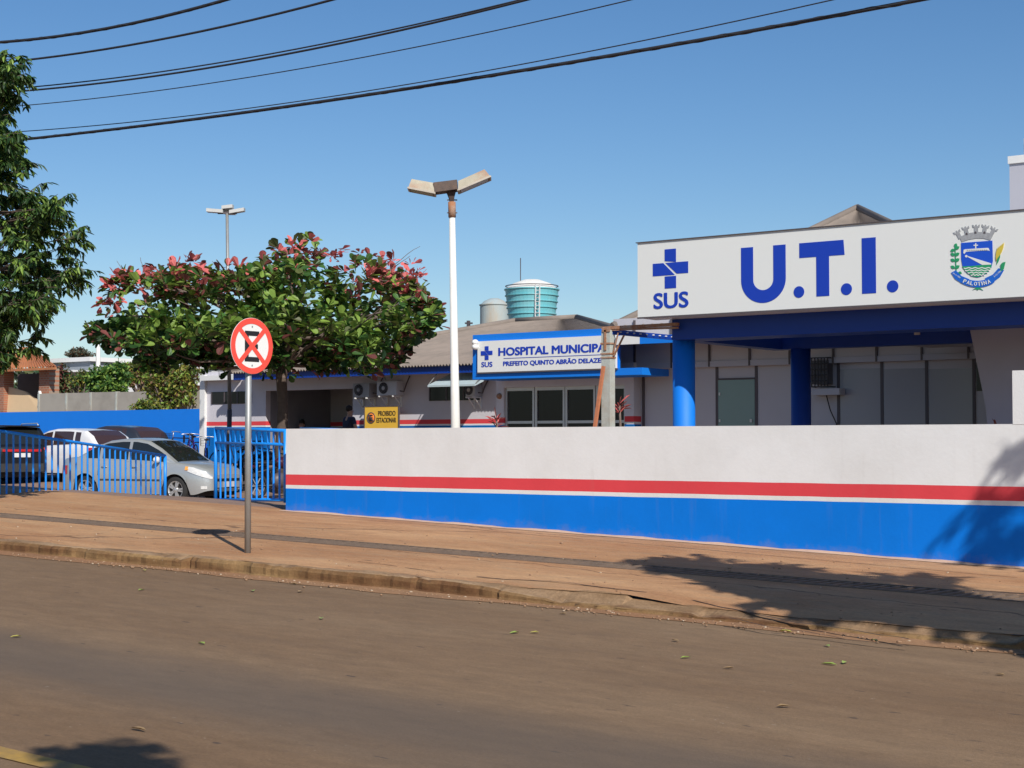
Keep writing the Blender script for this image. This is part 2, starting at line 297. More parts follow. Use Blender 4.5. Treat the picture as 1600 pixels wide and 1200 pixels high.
def groundmat(name, c1, c2, c3, sc=(0.35, 1.2, 1), fine=30, cracks=False, dark_amt=.6, rough=0.9, track=None):
    m = bpy.data.materials.new(name); m.use_nodes = True
    n = m.node_tree.nodes; l = m.node_tree.links; b = n['Principled BSDF']; b.inputs['Roughness'].default_value = rough; b.inputs['Specular IOR Level'].default_value = .25
    tc = n.new('ShaderNodeTexCoord'); mp = n.new('ShaderNodeMapping'); mp.inputs['Scale'].default_value = sc; l.new(tc.outputs['Object'], mp.inputs[0])
    a = n.new('ShaderNodeTexNoise'); a.inputs['Scale'].default_value = 1.0; a.inputs['Detail'].default_value = 8; a.inputs['Roughness'].default_value = .62; l.new(mp.outputs[0], a.inputs['Vector'])
    cr = n.new('ShaderNodeValToRGB'); e = cr.color_ramp.elements; e[0].position = .36; e[0].color = (*c1, 1); e[1].position = .66; e[1].color = (*c2, 1); l.new(a.outputs[0], cr.inputs[0])
    f = n.new('ShaderNodeTexNoise'); f.inputs['Scale'].default_value = fine; f.inputs['Detail'].default_value = 6; f.inputs['Roughness'].default_value = .7; l.new(tc.outputs['Object'], f.inputs['Vector'])
    fr = n.new('ShaderNodeMapRange'); fr.inputs[1].default_value = .3; fr.inputs[2].default_value = .7; fr.inputs[3].default_value = .82; fr.inputs[4].default_value = 1.15; l.new(f.outputs[0], fr.inputs[0])
    mu = n.new('ShaderNodeMix'); mu.data_type = 'RGBA'; mu.blend_type = 'MULTIPLY'; mu.inputs[0].default_value = 1; l.new(cr.outputs[0], mu.inputs[6]); l.new(fr.outputs[0], mu.inputs[7])
    out = mu.outputs[2]
    md = n.new('ShaderNodeTexNoise'); md.inputs['Scale'].default_value = 1; md.inputs['Detail'].default_value = 7; md.inputs['Roughness'].default_value = .75
    mpm = n.new('ShaderNodeMapping'); mpm.inputs['Scale'].default_value = (3.2, 9, 5); l.new(tc.outputs['Object'], mpm.inputs[0]); l.new(mpm.outputs[0], md.inputs['Vector'])
    mmr = n.new('ShaderNodeMapRange'); mmr.inputs[1].default_value = .32; mmr.inputs[2].default_value = .68; mmr.inputs[3].default_value = .84; mmr.inputs[4].default_value = 1.14; l.new(md.outputs[0], mmr.inputs[0])
    mu2 = n.new('ShaderNodeMix'); mu2.data_type = 'RGBA'; mu2.blend_type = 'MULTIPLY'; mu2.inputs[0].default_value = 1; l.new(out, mu2.inputs[6]); l.new(mmr.outputs[0], mu2.inputs[7]); out = mu2.outputs[2]
    # scattered dark flecks and pale grit
    for (sc_, th, cc_, am) in (((5, 14, 5), .74, (.05, .04, .035, 1), .7), ((26, 34, 20), .76, (.42, .36, .28, 1), .5)):
        nf = n.new('ShaderNodeTexNoise'); nf.inputs['Scale'].default_value = 1; nf.inputs['Detail'].default_value = 2
        mf = n.new('ShaderNodeMapping'); mf.inputs['Scale'].default_value = sc_; mf.inputs['Location'].default_value = (3, 9, 2); l.new(tc.outputs['Object'], mf.inputs[0]); l.new(mf.outputs[0], nf.inputs['Vector'])
        rf_ = n.new('ShaderNodeMapRange'); rf_.inputs[1].default_value = th-.03; rf_.inputs[2].default_value = th+.01; rf_.inputs[3].default_value = 0; rf_.inputs[4].default_value = am; l.new(nf.outputs[0], rf_.inputs[0])
        mxf = n.new('ShaderNodeMix'); mxf.data_type = 'RGBA'; l.new(rf_.outputs[0], mxf.inputs[0]); l.new(out, mxf.inputs[6]); mxf.inputs[7].default_value = cc_; out = mxf.outputs[2]
    # patches of another tone
    p = n.new('ShaderNodeTexNoise'); p.inputs['Scale'].default_value = 2.2; p.inputs['Detail'].default_value = 9; p.inputs['Roughness'].default_value = .7
    mp2 = n.new('ShaderNodeMapping'); mp2.inputs['Scale'].default_value = (.5, 1.6, 1); mp2.inputs['Location'].default_value = (7, 3, 1); l.new(tc.outputs['Object'], mp2.inputs[0]); l.new(mp2.outputs[0], p.inputs['Vector'])
    pr = n.new('ShaderNodeValToRGB'); pr.color_ramp.elements[0].position = .5; pr.color_ramp.elements[1].position = .72; pr.color_ramp.elements[1].color = (dark_amt,)*3+(1,); l.new(p.outputs[0], pr.inputs[0])
    m3 = n.new('ShaderNodeMix'); m3.data_type = 'RGBA'; l.new(pr.outputs[0], m3.inputs[0]); l.new(out, m3.inputs[6]); m3.inputs[7].default_value = (*c3, 1); out = m3.outputs[2]
    if track:   # worn wheel track: a band of bare asphalt along the road
        sp = n.new('ShaderNodeSeparateXYZ'); l.new(tc.outputs['Object'], sp.inputs[0])
        wb = n.new('ShaderNodeMath'); wb.operation = 'MULTIPLY_ADD'; wb.inputs[1].default_value = 1.6; l.new(a.outputs[0], wb.inputs[0]); l.new(sp.outputs[1], wb.inputs[2])
        for (yc, wd, amt) in track:
            d = n.new('ShaderNodeMath'); d.operation = 'SUBTRACT'; d.inputs[1].default_value = yc+.8; l.new(wb.outputs[0], d.inputs[0])
            ab = n.new('ShaderNodeMath'); ab.operation = 'ABSOLUTE'; l.new(d.outputs[0], ab.inputs[0])
            mr = n.new('ShaderNodeMapRange'); mr.interpolation_type = 'SMOOTHERSTEP'; mr.inputs[1].default_value = 0; mr.inputs[2].default_value = wd; mr.inputs[3].default_value = amt; mr.inputs[4].default_value = 0; l.new(ab.outputs[0], mr.inputs[0])
            m4 = n.new('ShaderNodeMix'); m4.data_type = 'RGBA'; l.new(mr.outputs[0], m4.inputs[0]); l.new(out, m4.inputs[6]); m4.inputs[7].default_value = (.100, .083, .068, 1); out = m4.outputs[2]
    if cracks:
        vo = n.new('ShaderNodeTexVoronoi'); vo.feature = 'DISTANCE_TO_EDGE'; vo.inputs['Scale'].default_value = .55
        dn = n.new('ShaderNodeTexNoise'); dn.inputs['Scale'].default_value = 1.8; dn.inputs['Detail'].default_value = 6; l.new(tc.outputs['Object'], dn.inputs['Vector'])
        ma = n.new('ShaderNodeMix'); ma.data_type = 'RGBA'; ma.inputs[0].default_value = .35; l.new(tc.outputs['Object'], ma.inputs[6]); l.new(dn.outputs[1], ma.inputs[7])
        mpc = n.new('ShaderNodeMapping'); mpc.inputs['Scale'].default_value = (.3, .8, 1); l.new(ma.outputs[2], mpc.inputs[0]); l.new(mpc.outputs[0], vo.inputs['Vector'])
        c5 = n.new('ShaderNodeMapRange'); c5.inputs[1].default_value = .002; c5.inputs[2].default_value = .008; c5.inputs[3].default_value = .65; c5.inputs[4].default_value = 0; l.new(vo.outputs[0], c5.inputs[0])
        m6 = n.new('ShaderNodeMix'); m6.data_type = 'RGBA'; l.new(c5.outputs[0], m6.inputs[0]); l.new(out, m6.inputs[6]); m6.inputs[7].default_value = (.07, .04, .025, 1); out = m6.outputs[2]
    l.new(out, b.inputs['Base Color'])
    bp = n.new('ShaderNodeBump'); bp.inputs['Strength'].default_value = .5; bp.inputs['Distance'].default_value = .01; l.new(f.outputs[0], bp.inputs['Height']); l.new(bp.outputs[0], b.inputs['Normal'])
    return m
M['road'] = groundmat('dusty_asphalt', (.188, .117, .064), (.228, .150, .086), (.140, .094, .058), sc=(.18, .9, 1), fine=55, dark_amt=.5, track=[(6.3, 1.3, .6), (3.2, 1.0, .35)])
M['dust'] = groundmat('road_edge_dust', (.27, .14, .07), (.31, .175, .09), (.2, .13, .08), fine=40)
M['path'] = groundmat('dusty_concrete', (.36, .18, .082), (.50, .29, .145), (.36, .25, .145), sc=(.4, 1.1, 1), fine=35, cracks=True, dark_amt=.55)
M['kerb'] = groundmat('worn_kerb', (.17, .10, .05), (.36, .24, .14), (.12, .05, .026), sc=(1.1, 3, 6), fine=45, dark_amt=1)
M['lot'] = groundmat('lot_paving', (.24, .155, .11), (.30, .20, .145), (.2, .15, .12), fine=20)
M['ground'] = groundmat('bare_ground', (.20, .12, .07), (.16, .14, .07), (.08, .1, .04), sc=(.1, .1, .1), fine=2)
struct(grid('ground', rng(-900, 500, 50), rng(-200, 1600, 60), lambda x, y: -1.0, M['ground']))
xs = rng(-70, 30, 1); mb = MB(); ty = rng(0, 1, 1/38); nx = len(xs)
mb.add([(x, lerp(-8, K(x)+.09, t), g(x)) for t in ty for x in xs], [(j*nx+i, j*nx+i+1, (j+1)*nx+i+1, (j+1)*nx+i) for j in range(len(ty)-1) for i in range(nx-1)], True)
struct(mb.build('road', M['road'], fix=False))
def dusty(x, y): return g(x) + .004 + .012*max(0, (y-(KY-.45))/.45)
mb = MB(); xx = rng(-40, 12, .25)
vs = [(x, lerp(K(x)-.20-.09*noise1(x*.8, 2), K(x)+.05, t), g(x)+.004+.014*t) for t in (0, .5, 1) for x in xx]; nx = len(xx)
mb.add(vs, [(j*nx+i, j*nx+i+1, (j+1)*nx+i+1, (j+1)*nx+i) for j in range(2) for i in range(nx-1)], True)
struct(mb.build('road_edge', M['dust'], fix=False))
# yellow centre line
M['yellow_line'] = mat('worn_yellow_line', (.40, .24, .05), .8, .2, 20, dirt=(.13, .095, .07), dscale=6, damt=.8)
YL = at(50, 1187, 1).x
def road_at(px, py):
    d = ray(px, py); t = EYE / (-d.z - .0308*d.x) if True else 0
    return Vector((d.x*t, d.y*t, EYE+d.z*t))
yl = road_at(50, 1188).y
mb = MB(); q = rng(-30, 12, 1)
mb.add([(x, y_, g(x)+.005) for y_ in (yl-.07, yl+.07) for x in q], [(i, i+1, len(q)+i+1, len(q)+i) for i in range(len(q)-1)])
struct(mb.build('road_marking', M['yellow_line'], fix=False))

# drain channel position
DY = road_at(0, 809)
GY0, GY1 = 12.35, 12.72
def px_path(px, py):
    Y = 12
    for _ in range(12):
        d = ray(px, py); t = Y/d.y; X = d.x*t; z = fpz(X, Y); t = (z-EYE)/d.z; Y = d.y*t
    return Vector((d.x*t, Y, z))
# footpath in two strips either side of the grate, bumpy toward the kerb
def fz(x, y):
    e = .018*noise1(x*1.3+y*2, 4)*max(0, 1-(y-K(x))/1.2)
    if x > -7.0: e -= .05*smooth((x+9)/3)*(1-smooth((x+3.9)/.15))*max(0, 1-(y-K(x))/1.0)
    return fpz(x, y)+e
XA = rng(-70, 30, .5)
mb = MB()
for yf in (lambda x, t: lerp(K(x)+.12, GR(x)-.23, t), lambda x, t: lerp(GR(x)+.23, WY+.3, t)):
    nx = len(XA); ys = [0, .2, .4, .7, 1]
    mb.add([(x, yf(x, t), fz(x, yf(x, t))) for t in ys for x in XA], [(j*nx+i, j*nx+i+1, (j+1)*nx+i+1, (j+1)*nx+i) for j in range(len(ys)-1) for i in range(nx-1)], True)
struct(mb.build('footpath', M['path'], fix=False))
# channel under grate
mb = MB(); nx = len(XA)
prof = [(-.23, 0), (-.23, -.2), (.23, -.2), (.23, 0)]
mb.add([(x, GR(x)+y, fpz(x, GR(x)+y)+dz) for (y, dz) in prof for x in XA], [(j*nx+i, j*nx+i+1, (j+1)*nx+i+1, (j+1)*nx+i) for j in range(3) for i in range(nx-1)])
struct(mb.build('drain_channel', mat('channel_dark', (.010, .009, .008), .9), fix=False))
mb = MB(); x = -34.0
while x < 6:
    z = fpz(x, GR(x))
    mb.obox((x, GR(x), z-.006), (.016, 0, 0), (0.03, .214, .001), (0, 0, .010)); x += .112
for dy in (-.217, .217):
    for i in range(-34, 6, 1): y = GR(i+.5)+dy; mb.obox((i+.5, y, fpz(i+.5, y)-.004), (.49, .49*.068, -.0151), (0, .011, 0), (0, 0, .013))
M['grate'] = mat('grate_iron', (.15, .105, .075), .8, .3, 10, dirt=(.26, .17, .11), dscale=3, damt=.5)
tag(mb.build('drain_grate', M['grate']), 'long dark slotted metal drain grate set along the reddish footpath', 'drain grate')
# kerb: worn blocks, broken and sunken toward the right
mb = MB(); x = -36.0; kr = random.Random(3)
kx = rng(-40, 14, .045)
def kprof(x):
    blk = math.floor(x/1.9+.4*math.sin(x*.5)); rr = random.Random(blk)
    hgt = .125 + rr.uniform(-.012, .012); off = rr.uniform(-.025, .02)
    hgt -= .065*smooth((x+8.8)/1.5)*(1-smooth((x+3.9)/.15)) 
    fr = abs((x/1.9+.4*math.sin(x*.5)) % 1.0)
    gap = .03 if fr < .02 else 0
    ch = .016*noise1(x*5, 1)+.012*noise1(x*17, 5)+.06*max(0, noise1(x*1.7, 9)-.25)
    hgt -= .05*max(0, noise1(x*2.6, 4)-.4)
    return hgt, off+gap, ch
rows = []
for x in kx:
    h_, off, ch = kprof(x); z0 = g(x)
    y0 = K(x)+off
    rows.append([(x, y0-.02, z0-.03), (x, y0+ch*.7, z0+.03), (x, y0+ch, z0+h_*.7), (x, y0+.03+ch, z0+h_-.008), (x, y0+.065, z0+h_+.002), (x, K(x)+.14, fz(x, K(x)+.12)+.003)])
vs = [p for r_ in rows for p in r_]; m_ = 6
mb.add(vs, [(i*m_+j, (i+1)*m_+j, (i+1)*m_+j+1, i*m_+j+1) for i in range(len(kx)-1) for j in (0, 1, 2)], False, 1)
mb.add(vs, [(i*m_+j, (i+1)*m_+j, (i+1)*m_+j+1, i*m_+j+1) for i in range(len(kx)-1) for j in (3, 4)], False, 0)
M['kerb_face'] = groundmat('soil_stained_kerb_face', (.13, .062, .026), (.27, .17, .075), (.085, .032, .016), sc=(.8, 2, 5), fine=45, dark_amt=1)
struct(mb.build('kerb', [M['kerb'], M['kerb_face']], fix=False))
mb = MB(); gr = random.Random(12)
for i in range(1100):
    x = gr.uniform(-18, -2.5); y = K(x)-.03-abs(gr.gauss(0, .13)); q = gr.uniform(.004, .014)*(1.6 if gr.random() < .06 else 1)
    if gr.random() < .25: y = K(x)+gr.uniform(.1, 4.0); z = fz(x, y)
    else: z = g(x)+.006
    mb.ell((x, y, z+q*.3), q*gr.uniform(.8, 1.5), q, q*.6, 5, 3, k=(1 if gr.random() < .12 else 0), jit=.2)
struct(mb.build('gutter_grit', [mat('grit_brown', (.28, .17, .10), .9), mat('grit_pale', (.44, .34, .24), .9)], fix=False), 'stuff')
struct(grid('car_park_paving', rng(-90, 20, 1), rng(WY+.3, 60, .75), lotz, M['lot']))
# rubble/cracks along the kerb back: raised broken concrete lips
mb = MB(); cr_ = random.Random(5)
def crack(pts, wd):
    for (a, b) in zip(pts, pts[1:]):
        A = px_path(*a); B = px_path(*b); n_ = max(2, int((B-A).length/.06)); prev = None
        for i in range(n_+1):
            p = A.lerp(B, i/n_); p.y += .012*noise1(p.x*6, a[0]); wv = wd*(.55+.45*abs(noise1(p.x*4, 3)))
            q = [(p.x, p.y-wv/2, fz(p.x, p.y)+.004), (p.x, p.y+wv/2, fz(p.x, p.y)+.004)]
            if prev: mb.add(prev+q, [(0, 2, 3, 1)])
            prev = q
crack([(745, 901), (860, 909), (960, 921), (1080, 933), (1180, 950), (1300, 966), (1420, 984)], .04)
crack([(1140, 955), (1200, 966), (1290, 975), (1420, 990)], .03)
crack([(1150, 955), (1200, 938), (1330, 935)], .015)
crack([(560, 878), (680, 893)], .02)
crack([(470, 806), (640, 818), (800, 833), (1000, 850), (1200, 868), (1400, 886), (1590, 903)], .022)
crack([(600, 808), (900, 834), (1300, 868)], .010)
M['crackm'] = mat('crack_earth', (.05, .028, .018), 1, .3, 15)
struct(mb.build('footpath_cracks', M['crackm'], fix=False))

# ---------------------------------------------------------------- front wall
wl = AX(447, WY); ztop = AZ(447, 670, WY)-.0
z_rt = AZ(447, 740.5, WY); z_rb = AZ(447, 757, WY); z_bt = AZ(447, 762.5, WY)
M['front'] = zband('front_wall_paint', [(-9, BLUE), (z_bt, WHITE), (z_rb, RED), (z_rt, (.74, .74, .73))])
wt = thing('boundary_wall', 'long low rendered wall painted white over red stripe and blue base beside the footpath', 'wall', (wl, WY, 0))
mb = MB(); xw = rng(wl, 22, .5)
for a, b in zip(xw, xw[1:]):
    pass
nx = len(xw); pr = [(WY, -1.6), (WY, ztop), (WY+.16, ztop), (WY+.16, -1.6)]
mb.add([(x-wl, y-WY+.006*noise1(x*.8)*(1 if y == WY else 0), z) for (y, z) in pr for x in xw], [(j*nx+i, j*nx+i+1, (j+1)*nx+i+1, (j+1)*nx+i) for j in range(3) for i in range(nx-1)])
mb.add([(0, 0, -1.6), (0, 0, ztop), (0, .16, ztop), (0, .16, -1.6)], [(0, 1, 2, 3)])
mb.build('wall_body', M['front'], wt, fix=True)
xp = AX(1583, WY)
mb = MB(); mb.box(xp-wl, 22-wl, -.004, .24, ztop-.003, AZ(1583, 579, WY))
mb.build('wall_pillar', mat('pillar_white', (.74, .74, .73), .65, .06, 2, .2, 50), wt)
# dust lip along wall foot
mb = MB(); vs = []; xw2 = rng(wl-.05, 12, .2)
for x in xw2:
    e = .05+.03*noise1(x*2.1, 6); vs += [(x, WY-.04-e, fpz(x, WY)+.004), (x, WY-.001, fpz(x, WY)+.02+.012*noise1(x*3, 2))]
mb.add(vs, [(2*i, 2*i+2, 2*i+3, 2*i+1) for i in range(len(xw2)-1)], True)
struct(mb.build('footpath_edge', mat('pale_mortar', (.55, .36, .24), .95, .2, 12), fix=False))

# ---------------------------------------------------------------- UTI wing: canopy, fascia sign, facade, roof
FY = 19.6; UY = 30.0
uti = thing('intensive_care_wing', 'grey panelled hospital wing with blue columned canopy and white U.T.I. fascia', 'hospital wing', (AX(1250, 25), 25, 0))
O = uti.location.copy()
def up(mbx, name, m, par=None, **kw):      # build in world coords under the wing
    for i, v in enumerate(mbx.v): mbx.v[i] = (v[0]-O.x, v[1]-O.y, v[2]-O.z)
    return mbx.build(name, m, par or uti, **kw)
def px_off(par, o): o.location = -O; return o
fx0 = AX(997, FY); fx1 = AX(1600, FY)+5.0; fz1 = AZ(997, 380, FY); fz0 = AZ(999, 497, FY)
fas = up(MB().box(fx0, fx1, FY, FY+.5, fz0, fz1), 'fascia', M['sign_white'])
up(MB().box(fx0-.02, fx1, FY-.02, FY+.52, fz1, fz1+.012), 'capping', M['joint'], fas)
up(MB().box(fx0-.005, fx1, FY-.008, FY-.001, fz0-.012, fz0+.012), 'edge_trim', M['joint'], fas)
BZ = AZ(1086, 529.5, FY+.503)
colx = AX(1069, FY+.85); cy1 = FY+.85
up(MB().box(AX(1050.5, FY+.5), fx1-.02, FY+.503, FY+1.1, BZ, fz0+.2), 'front_beam', M['blue_shaded'])
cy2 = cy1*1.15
up(MB().box(colx-.14, fx1-.02, cy2-.14, cy2+.14, BZ+.01, fz0-.003), 'rear_beam', M['blue_shaded'])
up(MB().box(colx-.13, colx+.13, FY+1.1, cy2-.14, BZ+.005, fz0-.003), 'side_beam', M['blue_shaded'])
up(MB().box(fx0+.55, fx1-.05, FY+1.103, UY-.8, fz0+.003, fz0+.16), 'canopy_roof', M['offwhite'])  # canopy roof, extended unseen back to the wing to shade the facade
mb = MB(); mb.tube([(colx, cy1, -.6), (colx, cy1, BZ+.06)], .165, 28); up(mb, 'column', M['blue'])
c2x = AX(1252, cy2)
mb = MB(); mb.tube([(c2x, cy2, -.6), (c2x, cy2, BZ+.02)], .16, 28); up(mb, 'column', M['blue_shaded'])
pz = at(1433, 517, cy2-.25)
up(MB().lathe((pz.x, pz.y, pz.z), [(.001, -.06), (.045, -.06), (.05, .06), (.03, .12)], 14), 'ceiling_light', M['offwhite'])
# lettering U.T.I.
def PX(px): return AX(px, FY)
def PZ(px, py): return AZ(px, py, FY)
ly = FY-.004
def poly(pts, name, m, par=fas, d=0.0, y=None):
    mbx = MB(); mbx.prism_xz(pts, (ly if y is None else y)-d, FY-.0005-0.0, ); return up(mbx, name, m, par)
zt = PZ(1160, 387); zb = PZ(1229, 465); zt = PZ(1350, 372); zb = PZ(1350, 459)
zt = (PZ(1350, 372)+PZ(1165, 387))/2; zb = (PZ(1360, 459)+PZ(1290, 462))/2
def ushape(x0, x1, z0, z1, st):
    r = (x1-x0)/2; cx = (x0+x1)/2; ro = []; ri = []
    rz_ = r*.95
    for i in range(0, 25):
        a = math.pi+math.pi*i/24; ro.append((cx+r*math.cos(a), z0+rz_+rz_*math.sin(a)))
    for i in range(24, -1, -1):
        a = math.pi+math.pi*i/24; ri.append((cx+(r-st)*math.cos(a), z0+rz_+(rz_-st*.95)*math.sin(a)))
    return [(x0, z1)]+ro+[(x1, z1), (x1-st, z1)]+ri+[(x0+st, z1)]
stw = (PX(1371)-PX(1349))*.95
poly(ushape(PX(1159.5), PX(1229.5), zb-.045, zt, stw), 'letter', M['letter'])
tx0, tx1 = PX(1251), PX(1322); txc = (PX(1276)+PX(1299))/2
poly([(tx0, zt), (tx1-.015, zt), (tx1, zt-.2), (txc+stw/2, zt-.2), (txc+stw/2, zb), (txc-stw/2, zb), (txc-stw/2, zt-.2), (tx0, zt-.2)], 'letter', M['letter'])
poly([(PX(1349), zb), (PX(1371), zb), (PX(1371), zt), (PX(1349), zt)], 'letter', M['letter'])
for dx in (1250, 1324.5, 1397):
    c = (PX(dx), zb+.075); r = (PX(1406)-PX(1388))/2
    poly([(c[0]+r*math.cos(a*math.pi/16), c[1]+r*math.sin(a*math.pi/16)) for a in range(32)], 'letter', M['letter'])
# SUS cross logo
def sus_logo(x0, x1, z0, z1, put, y):
    W = x1-x0; H = z1-z0; a = .335; b = .335
    def q(u, v): return (x0+W*u, z0+H*v)
    put([q(.34, .70), q(.66, .66), q(.66, 1), q(.34, 1)], 'emblem_arm', y)
    put([q(0, .335), q(.0, .655), q(.30, .655), q(.62, .34), q(.62, .335)], 'emblem_arm', y)
    put([q(.36, .655), q(.38, .655), q(1.0, .655), q(1.0, .36), q(.68, .36)], 'emblem_arm', y)
    put([q(.34, 0), q(.66, 0), q(.66, .31), q(.34, .31)], 'emblem_arm', y)
sus_logo(PX(1021), PX(1076.5), PZ(1048, 450.5), PZ(1048, 389), lambda p, n, y: poly(p, n, M['letter']), ly)
def uptext(*a, **k): o = text(*a, **k); o.location = -O; return o
uptext('lettering', 'SUS', PX(1077)-PX(1022), PZ(1050, 457)-PZ(1050, 482), (PX(1077)+PX(1022))/2, FY-.003, PZ(1050, 469), M['letter'], fas, bold=.045, depth=.002)
# municipal crest
cx0, cz0 = PX(1530), PZ(1530, 403); US = (PX(1580)-PX(1480))/100.0; VS = (PZ(1530, 350)-PZ(1530, 450))/100.0
def cp(u, v): return (cx0+(u-1530)*US, cz0-(v-403-(u-1530)*-.062)*VS)   # crest drawn in photo pixels, undoing the perspective slope
crest = up(MB().prism_xz([cp(*p) for p in [(1505, 379), (1554, 376), (1554.5, 408), (1552, 418), (1545, 427), (1536, 432), (1530, 433.5), (1522, 432), (1513, 426), (1507, 417), (1505, 405)]], FY-.006, FY-.0005), 'crest', mat('crest_blue', (.01, .08, .55), .4, .02), fas)
mg = dict(grey=mat('crest_grey', (.33, .34, .35), .5, .3, 30), white=M['sign_white'], green=mat('crest_green', (.02, .30, .12), .4, .1), gold=mat('crest_gold', (.62, .48, .06), .4, .1),
          dark=M['joint'], blue=mat('crest_ribbon', (.01, .12, .55), .4, .02))
def cpoly(pts, m, d, name): mbx = MB(); mbx.prism_xz([cp(*p) for p in pts], FY-.006-d, FY-.0004-d*.5); return up(mbx, name, mg[m], crest)
lay = .002
# mural crown
mbx = MB()
def acc(pts, d): mbx.prism_xz([cp(*p) for p in pts], FY-.006-d, FY-.0004)
acc([(1506, 377.5), (1501, 366), (1506, 368), (1518, 363.5), (1530, 362), (1542, 362.5), (1553, 364.5), (1557, 364), (1551, 375.5), (1541, 372.5), (1529, 372), (1517, 374)], 0)
for (u, v, a) in ((1500, 364, -.5), (1513, 358, -.2), (1529, 355.5, 0), (1543, 356, .2), (1556, 360, .5)):
    ca, sa = math.cos(a), math.sin(a)
    tw = [(-3, 9), (-3, 0), (-5.5, -1), (-6, -5), (-3.5, -4), (-3, -2.5), (-1.2, -2.5), (-1, -5), (1, -5), (1.2, -2.5), (3, -2.5), (3.5, -4), (6, -5), (5.5, -1), (3, 0), (3, 9)]
    acc([(u+x*ca-y*sa, v+x*sa+y*ca) for x, y in tw], .0003)
up(mbx, 'crown', mg['grey'], crest)
for (u, v) in ((1514, 365), (1528, 363.2), (1542, 363.5)): cpoly([(u-1.6, v+1.4), (u-1.6, v-.8), (u, v-2.2), (u+1.6, v-.8), (u+1.6, v+1.4)], 'dark', .003, 'crown_window')
# shield content
cpoly([(1527.2, 388.5), (1527.2, 383.8), (1524.6, 383.8), (1524.6, 382.3), (1527.2, 382.3), (1527.2, 379.8), (1528.9, 379.8), (1528.9, 382.3), (1531.6, 382.3), (1531.6, 383.8), (1528.9, 383.8), (1528.9, 388.5)], 'white', lay, 'cross')
cpoly([(1509, 389.8), (1513, 389), (1545, 387.4), (1548, 387.5), (1550, 392), (1546, 391), (1513, 393), (1510, 396.5), (1508.5, 395)], 'white', lay, 'beam')
mbs = MB()
for u in range(1514, 1546, 3): mbs.prism_xz([cp(*p) for p in ((u, 391.6), (u, 390), (u+1.9, 389.9), (u+1.9, 391.5))], FY-.0095, FY-.0005)
up(mbs, 'beam_marks', mg['grey'], crest)
cpoly([(1513+2*math.cos(a*.7854), 400+2*math.sin(a*.7854)) for a in range(8)], 'white', lay, 'star')
cpoly([(1514, 400.5), (1515, 399.7), (1552, 411.5), (1552, 413.3), (1538, 413.8)], 'white', lay, 'road_ray')
cpoly([(1506.5, 416), (1520, 415.5), (1535, 414), (1553, 413.5), (1551.5, 419), (1545, 426.5), (1536, 431.5), (1530, 433), (1522, 431.5), (1513.5, 425.5), (1508, 419)], 'green', lay, 'water_field')
mbs = MB()
for (v, a, b) in ((418, 1509, 1551), (421.6, 1511, 1549), (425.2, 1515, 1546), (428.8, 1520, 1541)):
    n_ = 16; top = [(lerp(a, b, i/n_), v+.8*math.sin(i*1.6)) for i in range(n_+1)]
    mbs.prism_xz([cp(*p) for p in top+[(x, y+1.5) for x, y in top[::-1]]], FY-.0105, FY-.0005)
up(mbs, 'waves', mg['white'], crest)
# branches
mbs = MB()
def leafp(u, v, ang, ln, wd, d=.0):
    ca, sa = math.cos(ang), math.sin(ang); P_ = [(0, 0), (.3, .45), (.65, .5), (1, 0), (.65, -.5), (.3, -.45)]
    mbs.prism_xz([cp(u+(x*ln)*ca-(y*wd)*sa, v+(x*ln)*sa+(y*wd)*ca) for x, y in P_], FY-.007-d, FY-.0005)
for v in (389, 399, 408, 419):
    leafp(1495, v, math.pi+.5-.9*(v == 389), 8, 5); leafp(1495, v, -.55, 8.5, 5, .0006)
leafp(1495, 386, -1.2, 7, 5); leafp(1500, 425, .3, 6, 4, .0004)
mbs.prism_xz([cp(*p) for p in ((1494.3, 384), (1495.7, 384), (1497.5, 424), (1496, 424))], FY-.0065, FY-.0005)
up(mbs, 'leaf_branch', mg['green'], crest)
mbs = MB()
for i in range(7): leafp(1560+i*.8, 414-i*2, -1.25-.08*i, 20-i*1.2, 3, .0003*i)
for i in range(4): leafp(1566, 424-i*3, -.9+i*.1, 10, 3.4, .0005*i+.003)
up(mbs, 'palm_branch', mg['green'], crest)
mbs = MB()
for i in range(5): leafp(1559.5+i*1.5, 408-i*2.2, -1.45+.05*i, 21, 2.6, .004+.0004*i)
up(mbs, 'wheat_ear', mg['gold'], crest)
# ribbon
def rib(u): t = (u-1530)/40.0; return 446-17*t*t
low = [(1490+i*4, rib(1490+i*4)) for i in range(21)]
cpoly([(1503.5, 441.5), (1508, 437)]+[(u, rib(u)-8.5+1.0) for u in range(1511, 1554, 3)]+[(1554, 437)]+[(1557, 436+4)]+[(u, rib(u)+3) for u in range(1554, 1504, -4)], 'blue', .002, 'ribbon')
cpoly([(1488.5, 426), (1496, 422), (1505, 431), (1517.5, 436), (1516, 441), (1503.5, 441.5), (1495, 436)], 'blue', .001, 'ribbon')
cpoly([(1571.5, 422), (1563, 419), (1554, 429), (1542, 434.5), (1544, 439.5), (1556, 439.5), (1565, 433)], 'blue', .001, 'ribbon')
cpoly([(1522, 453), (1527, 450), (1527, 447.5), (1534, 447.5), (1534, 449.5), (1539, 453.5), (1533, 451.5), (1530, 453.5), (1528, 451.5)], 'green', .0005, 'ribbon_knot')
for i, ch in enumerate('PALOTINA'):
    u = 1530+(-19.6, -14, -8.6, -2.8, 3.0, 7.4, 12.2, 18.2)[i]; sl_ = -2*17*(u-1530)/1600.
    x_, z_ = cp(u, rib(u)-2.6)
    uptext('lettering', ch, (1.5 if ch == 'I' else 4.6)*US, 6.0*VS, x_, FY-.0085, z_, M['sign_white'], crest, bold=.03, rot=-(sl_)-.0, depth=.003)
